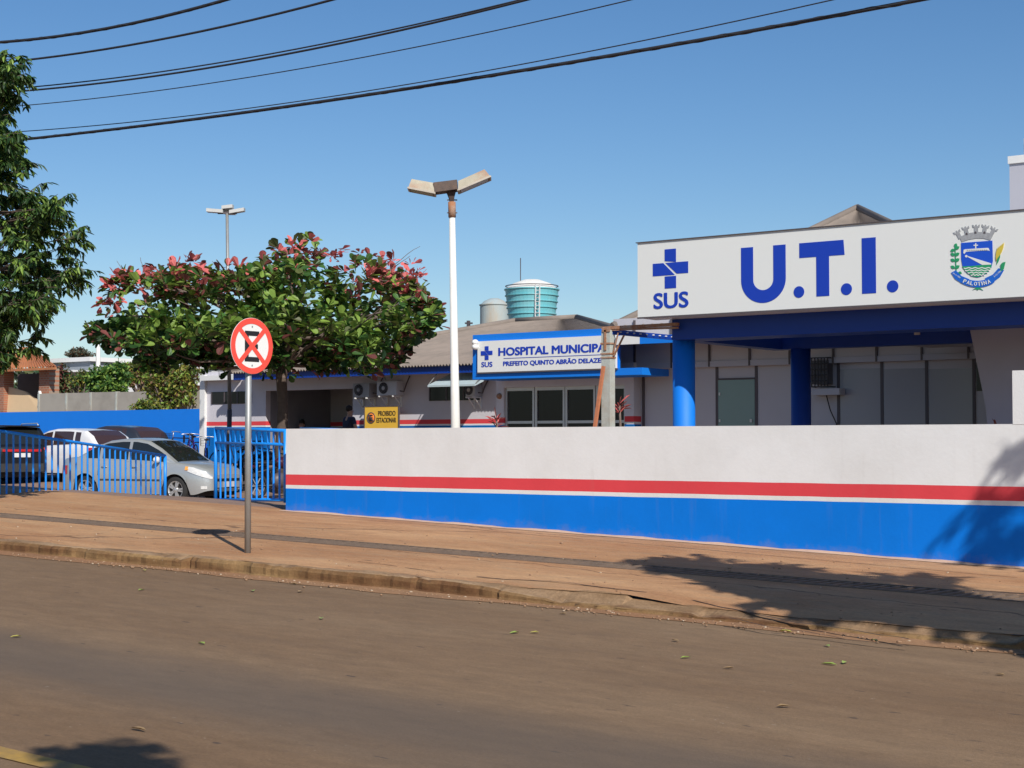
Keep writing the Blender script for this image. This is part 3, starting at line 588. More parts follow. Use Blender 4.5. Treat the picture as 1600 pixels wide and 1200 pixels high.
for (s_, u0, v0, sg) in (('24-11-1954', 1497.5, 430.2, -.62), ('3-12-1960', 1561.5, 427.6, .66)):
    x_, z_ = cp(u0, v0); uptext('lettering', s_, 14*US, 2.4*VS, x_, FY-.0075, z_, M['sign_white'], crest, rot=sg, depth=.002)

# facade
fl = EYE-1.0
xL = AX(965, UY+.0); xR = AX(1600, UY)+3
zbt = AZ(1171, 533, UY); zbb = AZ(1171, 572.0, UY); zbm = AZ(1171, 563, UY)
up(MB().box(xL, xR, UY, UY+.31, fl-1, zbb+.3), 'facade_wall', M['panel'])
up(MB().box(xL, xR, UY-.16, UY+.3, zbm, zbt+.6), 'upper_band', M['panel'])
up(MB().box(xL, xR, UY-.19, UY+.3, zbb, zbm-.003), 'lower_band', M['panel_light'])
for p in (991, 1049, 1108, 1171, 1234, 1302, 1370, 1441, 1514):
    x = AX(p, UY-.2); up(MB().box(x-.02, x+.02, UY-.2, UY-.1, zbb+.002, zbt+.55), 'band_joint', M['joint'])
for p in (1006, 1121, 1182.5, 1311, 1379, 1449, 1523):
    x = AX(p, UY); up(MB().box(x-.03, x+.03, UY-.02, UY+.1, fl-.5, zbb-.001), 'panel_joint', M['joint'])
zs_ = AZ(1171, 580, UY)
dx0, dx1 = AX(1121, UY)+.03, AX(1182, UY)-.03; dz = AZ(1150, 593.5, UY)
dr = up(MB().box(dx0, dx1, UY-.015, UY+.05, fl-.3, dz), 'door', M['green_glass'])
up(MB().box(dx0, dx1, UY-.02, UY+.05, dz+.002, dz+.04), 'door_head', M['joint'], dr)
up(MB().box(dx1-.1, dx1-.05, UY-.05, UY-.016, AZ(1150, 660, UY), AZ(1150, 655, UY)), 'handle', M['alu'], dr)
for z_ in (613, 655): up(MB().box(dx0+.02, dx0+.06, UY-.03, UY-.016, AZ(1150, z_, UY)-.06, AZ(1150, z_, UY)), 'hinge', M['alu'], dr)
for a, b in ((1311, 1379), (1379, 1449), (1449, 1523)):   # glazed lower panels
    up(MB().box(AX(a, UY)+.035, AX(b, UY)-.035, UY-.008, UY+.05, fl-.3, AZ(a, 577, UY)), 'window', mat('frosted_pane', (.34, .34, .37), .18, .05, .7, spec=.7))
    
# window air conditioner in a cage
gx0, gx1 = AX(1264, UY-.35), AX(1294, UY-.35); gz0, gz1 = AZ(1280, 604, UY-.35), AZ(1280, 559, UY-.35)
cg = thing('window_air_conditioner', 'old window air conditioner inside a black metal cage behind the rear blue column', 'air conditioner', ((gx0+gx1)/2, UY-.2, gz0))
Oc = cg.location
mb = MB(); mb.box(gx0+.05-Oc.x, gx1-.05-Oc.x, -.08, .195, .05, gz1-gz0-.05); mb.build('case', mat('ac_grey', (.12, .12, .13), .6, .3, 6), cg)
mb = MB()
for i in range(7): x = lerp(gx0, gx1, i/6)-Oc.x; mb.bar((x, -.15, 0), (x, -.15, gz1-gz0), .018)
for i in range(6): z = (gz1-gz0)*i/5; mb.bar((gx0-Oc.x, -.15, z), (gx1-Oc.x, -.15, z), .02)
for x in (gx0, gx1):
    for z in (0, gz1-gz0): mb.bar((x-Oc.x, -.15, z), (x-Oc.x, .2, z), .02)
mb.build('cage', M['black'], cg)
up(MB().box(AX(1268, UY-.3), AX(1312, UY-.3), UY-.3, UY-.021, AZ(1290, 617, UY-.3), AZ(1290, 606, UY-.3)-.01), 'ledge', M['panel'])
mb = MB(); a = at(1291, 617, UY-.05); b = at(1307, 662, UY-.05); mb.tube([a, a.lerp(b, .5)+Vector((0, -.05, -.02)), b, b+Vector((0, 0, -.3))], .012, 6); up(mb, 'drain_hose', M['black'])
# slanted side wall at the right and dark window
SY = 22.6
sp = [at(1515, 500, SY), at(1515, 512, SY), at(1541, 640, SY), at(1545, 700, SY)]
xr2 = AX(1600, SY)+4
mb = MB(); mb.prism_xz([(p.x, p.z) for p in sp[1:]]+[(xr2, sp[-1].z), (xr2, fz0-.003), (sp[1].x, fz0-.003)][0:], SY, SY+.25); up(mb, 'slanted_wall', mat('side_wall_white_shaded', (.36, .38, .47), .6, .06))  # white wall, its shade put into the grey-blue colour
up(MB().box(AX(1524, UY)+.04, AX(1550, UY), UY-.02, UY+.05, AZ(1530, 611, UY), AZ(1530, 566, UY)), 'window', M['window'])
# roof behind
rb = []
pk = at(1340, 327, UY+6.5)
e0 = at(957, 512, UY-.2); ez = e0.z
hl = pk.x-e0.x
M['roof'] = mat('fibre_cement_roof', (.25, .205, .17), .9, .18, 3, .3, 12, dirt=(.13, .115, .10), dscale=1.2, damt=.6)
def corr_roof(a, b, c, d, n, par, name, amp=.035, off=None, m=None):
    """corrugated sheet: a-b eave, d-c ridge; waves run up the slope"""
    a, b, c, d = map(Vector, (a, b, c, d)); nor = (b-a).cross(d-a).normalized(); mbx = MB(); vs = []
    if nor.z < 0: nor = -nor
    st = n*6
    for i in range(st+1):
        t = i/st; h_ = amp*math.sin(t*n*2*math.pi); vs += [a.lerp(b, t)+nor*h_, a.lerp(b, t).lerp(d.lerp(c, t), .5)+nor*h_, d.lerp(c, t)+nor*h_]
    mbx.add(vs, [(3*i+j, 3*i+3+j, 3*i+4+j, 3*i+1+j) for i in range(st) for j in range(2)], True)
    for i, v in enumerate(mbx.v): mbx.v[i] = tuple(Vector(v)-(off or Vector()))
    return mbx.build(name, m or M['roof'], par, fix=False)
far = pk.y+6.7; rlx = AX(957, far)
rxr = pk.x+7
corr_roof((e0.x, UY-.2, ez), (rxr, UY-.2, ez), pk+Vector((.01, 0, 0)), pk, 42, uti, 'roof', off=O)
corr_roof((rlx, far, ez), (e0.x, UY-.2, ez), pk, pk+Vector((0, .01, 0)), 34, uti, 'roof', off=O)
corr_roof((rxr, UY-.2, ez), (rxr, far, ez), pk+Vector((0, .01, 0)), pk, 34, uti, 'roof', off=O)
mb = MB(); mb.tube([(e0.x, UY-.2, ez+.03), pk+Vector((0, 0, .04))], .09, 8); mb.tube([(rxr, UY-.2, ez+.03), pk+Vector((0, 0, .04))], .09, 8); up(mb, 'ridge_caps', M['roof'])
# lit blue eave fascia between sign and canopy, with shaded soffit
OV = 1.5; BY_ = 28.6
up(MB().box(AX(1000, UY-OV), fx0+.6, UY-OV, UY-OV+.06, AZ(1020, 536.5, UY-OV), AZ(1020, 524, UY-OV)), 'eave_fascia', M['blue'])
up(MB().box(AX(963, UY-OV), AX(1000, UY-OV)-.003, UY-OV, UY-OV+.06, AZ(980, 538, UY-OV), AZ(980, 524, UY-OV)), 'eave_fascia', M['white'])
zso = AZ(1020, 524, UY-OV)
up(MB().box(AX(963, UY-OV), xR, UY-OV+.062, UY+.2, zso-.05, zso-.003), 'eave_soffit', M['offwhite'])
up(MB().box(AX(963, UY-OV)-2.5, AX(963, UY-OV)-.002, BY_+.16, UY+.2, zso-.05, zso-.003), 'eave_soffit', M['offwhite'])  # hidden extra soffit, added only to keep sun off the upper band
# white tower slab on the far right
tw = thing('stair_tower', 'white tower block rising above the U.T.I. fascia at the right edge', 'tower', (AX(1590, 25), 25, 0)); T = tw.location
tx = AX(1582, 25)-T.x; tz = AZ(1582, 246, 25)
mb = MB(); mb.box(tx, tx+3, 0, 2.5, EYE, tz-.102); mb.build('tower_wall', M['panel_light'], tw)  # white tower face, shade put into its colour as blue-grey
mb = MB(); mb.box(tx-.015, tx+3.05, -.03, 2.55, tz-.10, tz+.02); mb.build('coping', M['white'], tw)
ob = at(1599, 215, 25.2); mb = MB(); mb.tube([(ob.x-T.x, .3, tz), (ob.x-T.x, .3, ob.z)], .03, 8); mb.build('pipe', M['white'], tw)

# ---------------------------------------------------------------- main hospital building
HY = 35.0      # shaded wall
hosp = thing('hospital_building', 'long low white hospital with brown roof and blue eave behind the almond tree', 'hospital', (AX(600, HY), HY, 0)); OH = hosp.location.copy()
def hp(mbx, name, m, par=None, **kw):
    for i, v in enumerate(mbx.v): mbx.v[i] = (v[0]-OH.x, v[1]-OH.y, v[2]-OH.z)
    return mbx.build(name, m, par or hosp, **kw)
rz1, rz0, bz1 = AZ(640, 655.5, HY), AZ(640, 662.5, HY), AZ(640, 665, HY)
M['hospw'] = zband('hospital_wall_paint', [(-9, (0., .13, .45)), (bz1, WHITE), (rz0, RED), (rz1, (.60, .58, .62))], stain=False)
xa = AX(316, HY); xb = AX(775, 29.7)
ox0, ox1 = AX(415, HY), AX(551, HY); ozt = AZ(480, 609, HY); etop = AZ(500, 575, HY)
fl2 = EYE-.66
mb = MB(); mb.box(xa, ox0, HY, HY+.2, fl2-.8, etop); mb.box(ox1, xb+.5, HY, HY+.2, fl2-.8, etop); mb.box(ox0, ox1, HY, HY+.2, ozt, etop)
hp(mb, 'wall', M['hospw'])
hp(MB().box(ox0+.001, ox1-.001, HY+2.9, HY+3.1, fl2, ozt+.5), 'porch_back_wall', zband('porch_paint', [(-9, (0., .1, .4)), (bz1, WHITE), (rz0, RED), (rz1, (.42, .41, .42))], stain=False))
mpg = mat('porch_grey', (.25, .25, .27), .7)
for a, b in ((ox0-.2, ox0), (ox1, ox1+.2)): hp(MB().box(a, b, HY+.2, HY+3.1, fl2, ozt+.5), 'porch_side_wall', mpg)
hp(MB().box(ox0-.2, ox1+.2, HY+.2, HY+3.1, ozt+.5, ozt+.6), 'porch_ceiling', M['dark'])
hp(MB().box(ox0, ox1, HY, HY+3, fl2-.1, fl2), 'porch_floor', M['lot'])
for a, b in ((436, 454), (497, 502), (507, 516)): hp(MB().box(AX(a, HY+2.9), AX(b, HY+2.9), HY+2.87, HY+2.899, AZ(480, 628, HY+2.9), AZ(480, 610, HY+2.9)), 'window', M['dark'])
wn = hp(MB().box(AX(331, HY), AX(392, HY), HY-.02, HY+.02, AZ(360, 631, HY), AZ(360, 612, HY)), 'window', M['window'])
for i in range(4): x = lerp(AX(331, HY), AX(392, HY), i/3); hp(MB().box(x-.02, x+.02, HY-.035, HY-.021, AZ(360, 631, HY), AZ(360, 612, HY)), 'frame', M['joint'], wn)
wn = hp(MB().box(AX(672, HY), AX(752, HY), HY-.02, HY+.02, AZ(700, 626, HY), AZ(700, 600, HY)), 'window', M['window'])
for i in range(4): x = lerp(AX(672, HY), AX(752, HY), i/3); hp(MB().box(x-.02, x+.02, HY-.035, HY-.021, AZ(700, 626, HY), AZ(700, 600, HY)), 'frame', M['joint'], wn)
# projecting white left end
LY = HY-.1
hp(MB().box(AX(311.5, LY), AX(319, LY), LY, HY+8, fl2-.8, AZ(316, 586, LY)), 'end_wall', M['white'])
hp(MB().box(AX(319, LY)+.001, AX(366, HY-.3), HY-.3, HY-.002, AZ(340, 594, HY-.3), AZ(340, 586.5, HY-.3)), 'cornice', M['white'])
# eave
EYv = HY-.80
ex0 = AX(364, EYv); ex1 = AX(742, EYv)+.2
efz1 = AZ(500, 579, EYv); efz0 = AZ(500, 589.5, EYv)
hp(MB().box(ex0, ex1, EYv, EYv+.05, efz0, efz1), 'eave_fascia', M['blue_shaded'])
hp(MB().box(ex0, ex1, EYv+.052, HY+.1, efz0+.12, efz0+.16), 'eave_soffit', M['offwhite'])
# hip roof: solve hip apex for pixel (840,500)
c0 = Vector((ex0-.2, EYv-.12, efz1+.02))
best = None
for i in range(10, 300):
    t = i*.05; X_ = c0.x+t; Y_ = c0.y+t
    dcam = Vector((X_, Y_, 0)); 
    # project to px
    v = camo.rotation_euler.to_matrix().transposed() @ Vector((X_, Y_, 0)); px = 800+FPX*v.x/-v.z
    if best is None or abs(px-806) < abs(best[0]-806): best = (px, t)
t = min(best[1], 9.5); A1 = at(806, 503, c0.y+t) if best[1] < 9.6 else at(806, 503, c0.y+8)
A1 = Vector((A1.x, A1.y, A1.z))
B1 = Vector((AX(945, A1.y)-1.0, A1.y, A1.z))
ex2 = AX(1000, EYv)+2
corr_roof(c0, (ex2, c0.y, c0.z), B1, A1, 150, hosp, 'roof', .03, OH)
corr_roof((c0.x, A1.y+ (A1.y-c0.y), c0.z), c0, A1, A1+Vector((0, .01, 0)), 80, hosp, 'roof', .03, OH)
mb = MB(); mb.tube([c0+Vector((0, 0, .04)), A1+Vector((0, 0, .03))], .10, 8); mb.tube([A1+Vector((0, 0, .03)), B1+Vector((0, 0, .03))], .10, 8); mb.tube([B1+Vector((0, 0, .03)), (ex2, c0.y, c0.z+.04)], .10, 8); hp(mb, 'ridge_caps', M['roof'])
# entrance volume
EY = 29.7
zl = fl2-.5; zh = AZ(860, 588, EY)+.25
gx = [(787, 832.5), (833.5, 880), (880.8, 928), (929, 953), (954, 976)]
zg1 = AZ(860, 604, EY); zg0 = AZ(860, 661.5, EY)
M['entr'] = zband('entrance_paint', [(-9, (0., .13, .45)), (AZ(780, 664, EY), WHITE), (AZ(780, 660.5, EY), RED), (AZ(780, 652, EY), (.66, .64, .66))], stain=False)
pil = AX(787, EY); xr_ = AX(976, EY); xe = AX(990.5, EY)
mb = MB(); mb.box(xb, pil, EY, EY+.3, zl, zh); mb.box(pil, xr_, EY, EY+.3, zg1, zh); mb.box(xr_, xe, EY, EY+.35, zl, zh); mb.box(xb, xb+.2, EY+.3, HY+.0, zl, zh); hp(mb, 'entrance_wall', M['entr'])
hp(MB().box(pil-.1, xr_+.1, EY+3, EY+3.1, zl, zh), 'lobby_wall', M['joint'])
hp(MB().box(AX(850, EY+2.95), AX(862, EY+2.95), EY+2.9, EY+2.98, zl, AZ(850, 625, EY+2.9)), 'lobby_door', M['panel_light'])
for a, b in gx:
    x0, x1 = AX(a, EY), AX(b, EY)
    gl = hp(MB().box(x0+.06, x1-.06, EY+.1, EY+.12, zl, zg1-.08), 'glass_door', M['window'])
    mb = MB(); fw = .055
    mb.box(x0, x0+fw, EY+.06, EY+.16, zl, zg1-.002); mb.box(x1-fw, x1-.002, EY+.06, EY+.16, zl, zg1-.002); mb.box(x0+fw, x1-fw, EY+.06, EY+.16, zg1-.08, zg1-.002); mb.box(x0+fw, x1-fw, EY+.07, EY+.15, zg0, zg0+.06)
    hp(mb, 'door_frame', M['alu'], gl)
# canopy/sign box
BY = 28.6
bx0 = AX(738.5, BY); bx1 = AX(964, BY); bz_t = AZ(738.5, 523.5, BY); bz_b = AZ(738.5, 593, BY); bzm = AZ(738.5, 582.5, BY)
cb = hp(MB().box(bx0, bx1, BY, BY+.14, bzm, bz_t), 'sign_box', M['blue'])
hp(MB().box(bx0, AX(1003.5, BY), BY-.004, EY+.0-.003, bz_b, bzm-.002), 'entrance_canopy', M['blue'])
sx0, sx1 = AX(746, BY-.06), AX(962.5, BY-.06); sz1, sz0 = AZ(746, 533.5, BY-.06), AZ(746, 582, BY-.06)
sg = hp(MB().box(sx0, sx1, BY-.06, BY-.003, sz0, sz1), 'sign_panel', M['sign_white'], cb)
hp(MB().box(sx0-.02, sx1+.02, BY-.058, BY-.001, sz0-.03, sz0-.002), 'panel_edge', M['joint'], sg)
def htext(*a, **k): o = text(*a, **k); o.location = -OH; return o
SYY = BY-.062
def SX(p): return AX(p, SYY)
def SZ(p, q): return AZ(p, q, SYY)
sxr = SX(966)+.0
htext('lettering', 'HOSPITAL MUNICIPAL', SX(956.5)-SX(778.5), SZ(790, 541.5)-SZ(790, 554.5), (SX(778.5)+SX(956.5))/2, SYY, SZ(860, 546.5), M['letter'], sg, bold=.07, depth=.003)
htext('lettering', 'PREFEITO QUINTO ABRÃO DELAZERI', SX(947.5)-SX(786), SZ(790, 562.0)-SZ(790, 572.0), (SX(786)+SX(947.5))/2, SYY, SZ(862, 565.4), M['letter'], sg, bold=.05, depth=.003)
hp(MB().box(SX(787), SX(950), SYY-.004, SYY+.001, SZ(860, 557.6), SZ(860, 556.8)), 'rule', M['letter'], sg)
sus_logo(SX(751.5), SX(769.5), SZ(760, 562.3), SZ(760, 541), lambda p, n, y: hp(MB().prism_xz(p, SYY-.008, SYY+.001), n, M['letter'], sg), 0)
htext('lettering', 'SUS', SX(769.5)-SX(752), SZ(760, 566)-SZ(760, 574), (SX(769.5)+SX(752))/2, SYY, SZ(760, 569.5), M['letter'], sg, bold=.05, depth=.003)
# small floodlights on sign box
for p in ((742.5, 535), (742.5, 542)):
    q = at(p[0], p[1], BY-.1); hp(MB().ell((q.x, q.y, q.z), .07, .09, .07), 'floodlight', M['white_plastic'], cb)
q = at(779.5, 619, EY-.03); hp(MB().lathe(q, [(.001, -.02), (.06, -.02), (.07, .03)], 12, 'y'), 'bell', M['rust'])
# awning at left
aw = thing('window_awning', 'thin pale awning over the side window left of the hospital sign', 'awning', tuple(at(704, 597, HY-1))); Q = aw.location
a = at(668, 602, HY-1.0); b = at(742, 591.5, HY-1.0)
mb = MB(); z_ = a.z; mb.add([(a.x-Q.x, 0, z_-Q.z), (b.x-Q.x, 0, z_-Q.z), (b.x-Q.x, 1, z_-Q.z+.35), (a.x-Q.x, 1, z_-Q.z+.35), (a.x-Q.x, 0, z_-Q.z-.05), (b.x-Q.x, 0, z_-Q.z-.05), (b.x-Q.x, 1, z_-Q.z+.3), (a.x-Q.x, 1, z_-Q.z+.3)], [(0, 1, 2, 3), (7, 6, 5, 4), (0, 4, 5, 1), (0, 3, 7, 4), (1, 5, 6, 2)]); mb.build('sheet', mat('awning_sheet', (.45, .55, .58), .5), aw)
mb = MB()
for x in (a.x, b.x): mb.bar((x-Q.x, .03, z_-Q.z+.01), (x-Q.x, 1, z_-Q.z+.8), .02)
mb.build('stay', M['steel'], aw)

# split AC outdoor units
def ac_unit(px0, px1, py0, py1, label, bright):
    Yc = HY-.35; x0, x1 = AX(px0, Yc), AX(px1, Yc); z1, z0 = AZ((px0+px1)/2, py0, Yc), AZ((px0+px1)/2, py1, Yc)
    t = thing('air_conditioner_unit', label, 'air conditioner', ((x0+x1)/2, HY-.2, z0), group='split air conditioners on the hospital wall')
    W = (x1-x0)/2; H = z1-z0; m = mat('ac_case', bright, .5, .06)
    mb = MB(); mb.box(-W, W, -.16, .16, 0, H); mb.build('case', m, t)
    mb = MB(); cx = -W*.32; r = H*.40; mb.lathe((cx, -.162, H*.52), [(.001, -.004), (r, -.004), (r, .0), (r+.01, .0)], 28, 'y'); mb.build('fan_opening', M['black'], t)
    mb = MB()
    for i in range(4): rr = r*(i+1)/4; mb.tube([(cx+rr*math.cos(a*math.pi/12), -.175, H*.52+rr*math.sin(a*math.pi/12)) for a in range(25)], .006, 5, caps=False)
    for i in range(12): a = i*math.pi/6; mb.bar((cx, -.175, H*.52), (cx+r*math.cos(a), -.175, H*.52+r*math.sin(a)), .006)
    mb.build('fan_guard', mat('guard_grey', (.16, .16, .17), .5), t)
    mb = MB(); mb.lathe((cx, -.182, H*.52), [(.001, -.006), (.05, -.004), (.06, .01)], 14, 'y'); mb.build('fan_hub', m, t)
    mb = MB()
    for s in (-.7, .7): mb.bar((s*W, -.2, -.03), (s*W, .19, -.03), .04); mb.bar((s*W, .18, -.35), (s*W, .18, -.03), .04); mb.bar((s*W, -.12, -.03), (s*W, .18, -.3), .025)
    mb.build('bracket', M['white_plastic'], t)
    mb = MB(); mb.tube([(W, 0, H*.3), (W+.12, .03, H*.25), (W+.15, .1, H*.8), (W+.22, .17, H*1.4)], .02, 8); mb.build('pipe', M['joint'], t)
    return t
ac_unit(552, 577, 599, 620.5, 'smaller grey air conditioner unit left of the white one on the wall', (.32, .31, .31))
ac_unit(589, 619.5, 596, 617.5, 'white air conditioner unit with round fan above the yellow sign', (.55, .55, .57))
ac_unit(728, 742, 600, 619, 'air conditioner unit tucked under the awning beside the big sign', (.5, .5, .5))
# yellow no parking sign
ys = thing('no_parking_board', 'yellow board reading PROIBIDO ESTACIONAR standing before the hospital wall', 'sign', tuple(at(596, 672, HY-.3))); QY = ys.location
x0, x1, z1 = AX(570, QY.y)-QY.x, AX(622, QY.y)-QY.x, AZ(596, 635.5, QY.y)-QY.z
z0 = z1-1.15
mb = MB(); mb.box(x0, x1, 0, .03, z0, z1); bd = mb.build('board', M['gold'], ys)
mb = MB(); mb.box(x0-.03, x1+.03, -.01, .04, z1, z1+.03); mb.box(x0-.03, x0, -.01, .04, z0, z1-.001); mb.box(x1, x1+.03, -.01, .04, z0, z1-.001); mb.build('frame', M['joint'], bd)
mb = MB()
for x in (x0+.1, x1-.1): mb.bar((x, .06, z1), (x, .06, -1.0), .05)
mb.build('leg', M['joint'], ys)
def Wd(p, q): v = at(p, q, QY.y); return v.x-QY.x, v.z-QY.z
cx_, cz_ = Wd(579.8, 653); rr = (Wd(586.5, 653)[0]-Wd(573, 653)[0])/2
mb = MB(); mb.lathe((cx_, 0, cz_), [(.001, -.004), (rr, -.004), (rr, .001)], 28, 'y'); mb.build('roundel', M['orange'], bd)
mb = MB(); mb.lathe((cx_, 0, cz_), [(rr, -.001), (rr, -.008), (rr*.82, -.008), (rr*.82, -.001)], 28, 'y'); mb.build('roundel_ring', M['joint'], bd)
text('lettering', 'E', rr*.8, rr*1.1, cx_, -.004, cz_, M['black'], bd, bold=.08, depth=.006)
mb = MB(); mb.bar((cx_-rr*.6, -.012, cz_+rr*.6), (cx_+rr*.6, -.012, cz_-rr*.6), .006, .035); mb.build('roundel_slash', M['joint'], bd)
a = Wd(591, 646); b = Wd(618, 646); text('lettering', 'PROIBIDO', b[0]-a[0], .14, (a[0]+b[0])/2, -.001, a[1], M['black'], bd, bold=.015, depth=.005)
a = Wd(588.5, 656.5); b = Wd(619, 656.5); text('lettering', 'ESTACIONAR', b[0]-a[0], .14, (a[0]+b[0])/2, -.001, a[1], M['black'], bd, bold=.015, depth=.005)

# ---------------------------------------------------------------- rusty portal frame with post
PYY = 20.0
pb = at(950.5, 690, PYY)
pf = thing('rusty_portal_frame', 'weathered concrete post carrying a rusty steel frame in front of the hospital sign', 'frame', (pb.x, PYY, .2)); PO = pf.location
def pp(p, q, Y=PYY): return at(p, q, Y)-PO
wp = .075
tp = pp(950.5, 516)
mb = MB(); mb.box(-wp, wp, -.07, .07, -.2, tp.z); mb.build('post', M['concrete'], pf)
mb = MB()
for q in (553, 559, 537): z = pp(950, q).z; mb.box(-wp-.012, wp+.012, -.08, .08, z-.012, z+.012)
mb.box(-.02, .015, -.085, -.071, pp(950, 548).z, tp.z); mb.box(-.05, wp+.008, -.085, -.071, pp(950, 519).z, tp.z+.05)
mb.build('strap', M['rust'], pf)
mb = MB(); a = pp(950, 512.5); b = pp(1060, 506.5); mb.bar(a-Vector((.1, 0, 0)), b, .05, .045); mb.build('top_bar', M['rust'], pf)
mb = MB(); mb.bar(pp(950, 515.5), pp(1060, 512), .03); mb.build('lower_bar', M['rust'], pf)
mb = MB(); e_ = at(1056, 528, PYY*1.10)-PO; s_ = pp(955, 518.5); mb.bar(s_, e_, .05, .075); mb.build('blue_channel', M['blue_shaded'], pf)
mb = MB()
for i in range(9):
    p = s_.lerp(e_, .12+i*.1)+Vector((.03, -.03, 0.005)); mb.ell(p, .035, .012, .012, 8, 5)
mb.build('channel_slots', M['white_plastic'], pf)
mb = MB(); mb.bar(pp(959, 556), pp(975, 524), .022); mb.bar(pp(958, 552), pp(966, 520), .018); mb.build('brace', M['rust'], pf)
M['oxide'] = mat('red_oxide_bar', (.48, .17, .08), .85, .3, 14)
mb = MB(); mb.bar(pp(929.5, 668, PYY-.15), pp(943, 572, PYY-.12), .045); mb.build('leaning_bar', M['oxide'], pf)

# ---------------------------------------------------------------- water tanks
def tank(px0, px1, ptop, pbot, Y, label, m, bands, lid):
    cx = (px0+px1)/2; c = at(cx, pbot, Y); r1 = (AX(px1, Y)-AX(px0, Y))/2
    k = abs(at(cx, 690, Y).xy.length) ; dpx = (Vector((c.x, c.y, 0)).length*math.cos(math.atan((cx-800)/FPX)))/FPX
    r1 = (px1-px0)/2*dpx; zt = AZ(cx, ptop, Y); t = thing('water_tank', label, 'water tank', (c.x, c.y, c.z-2)); h = zt-t.location.z
    prof = [(r1*.8, 0), (r1*.86, 2)]; r0 = r1*bands[1]
    n = bands[0]
    pr = [(r0*.99, 0), (r0, 2)]
    for i in range(n):
        za = 2+(h-2)*i/n; zb_ = 2+(h-2)*(i+1)/n; ra = lerp(r0, r1, i/n); rb_ = lerp(r0, r1, (i+.9)/n)
        pr += [(ra, za+.03), (rb_, zb_-.06), (rb_+.05, zb_-.05), (rb_+.05, zb_), (rb_-.0, zb_+.005)]
    MB().lathe((0, 0, 0), pr, 40, sm=False).build('shell', m, t)
    MB().lathe((0, 0, 0), [(r1-.02, h), (r1*.7, h+lid*.6), (r1*.3, h+lid), (.001, h+lid)], 40).build('lid', M['limewash'] if bands[1] < 1 else m, t)
    return t, r1, h
t, r1, h = tank(789, 873, 452, 500, 62, 'turquoise ribbed round water tank with white domed lid above the roof', M['tank'], (5, .86), .45)
mb = MB()
for dx in (-.12, .12): mb.bar((r1*.75+dx, -r1*.72, 1), (r1*.80+dx, -r1*.75, h+.1), .04)
for i in range(14): z = 1+i*(h-1)/14; mb.bar((r1*.77-.12, -r1*.74, z), (r1*.77+.12, -r1*.74, z), .03)
mb.build('ladder', M['white_plastic'], t)
mb = MB(); mb.bar((-r1*.35, -.3, h), (-r1*.35, -.3, h+1.5), .03); mb.build('antenna', M['joint'], t)
mb = MB(); mb.tube([(r1*.98*math.cos(a*math.pi/18), r1*.98*math.sin(a*math.pi/18), h+.14) for a in range(37)], .025, 6, caps=False); mb.build('rail', M['joint'], t)
tank(750, 795, 476, 512, 72, 'faded grey cylindrical water tank stained with rust behind the turquoise one', M['tank_grey'], (1, 1.0), .35)

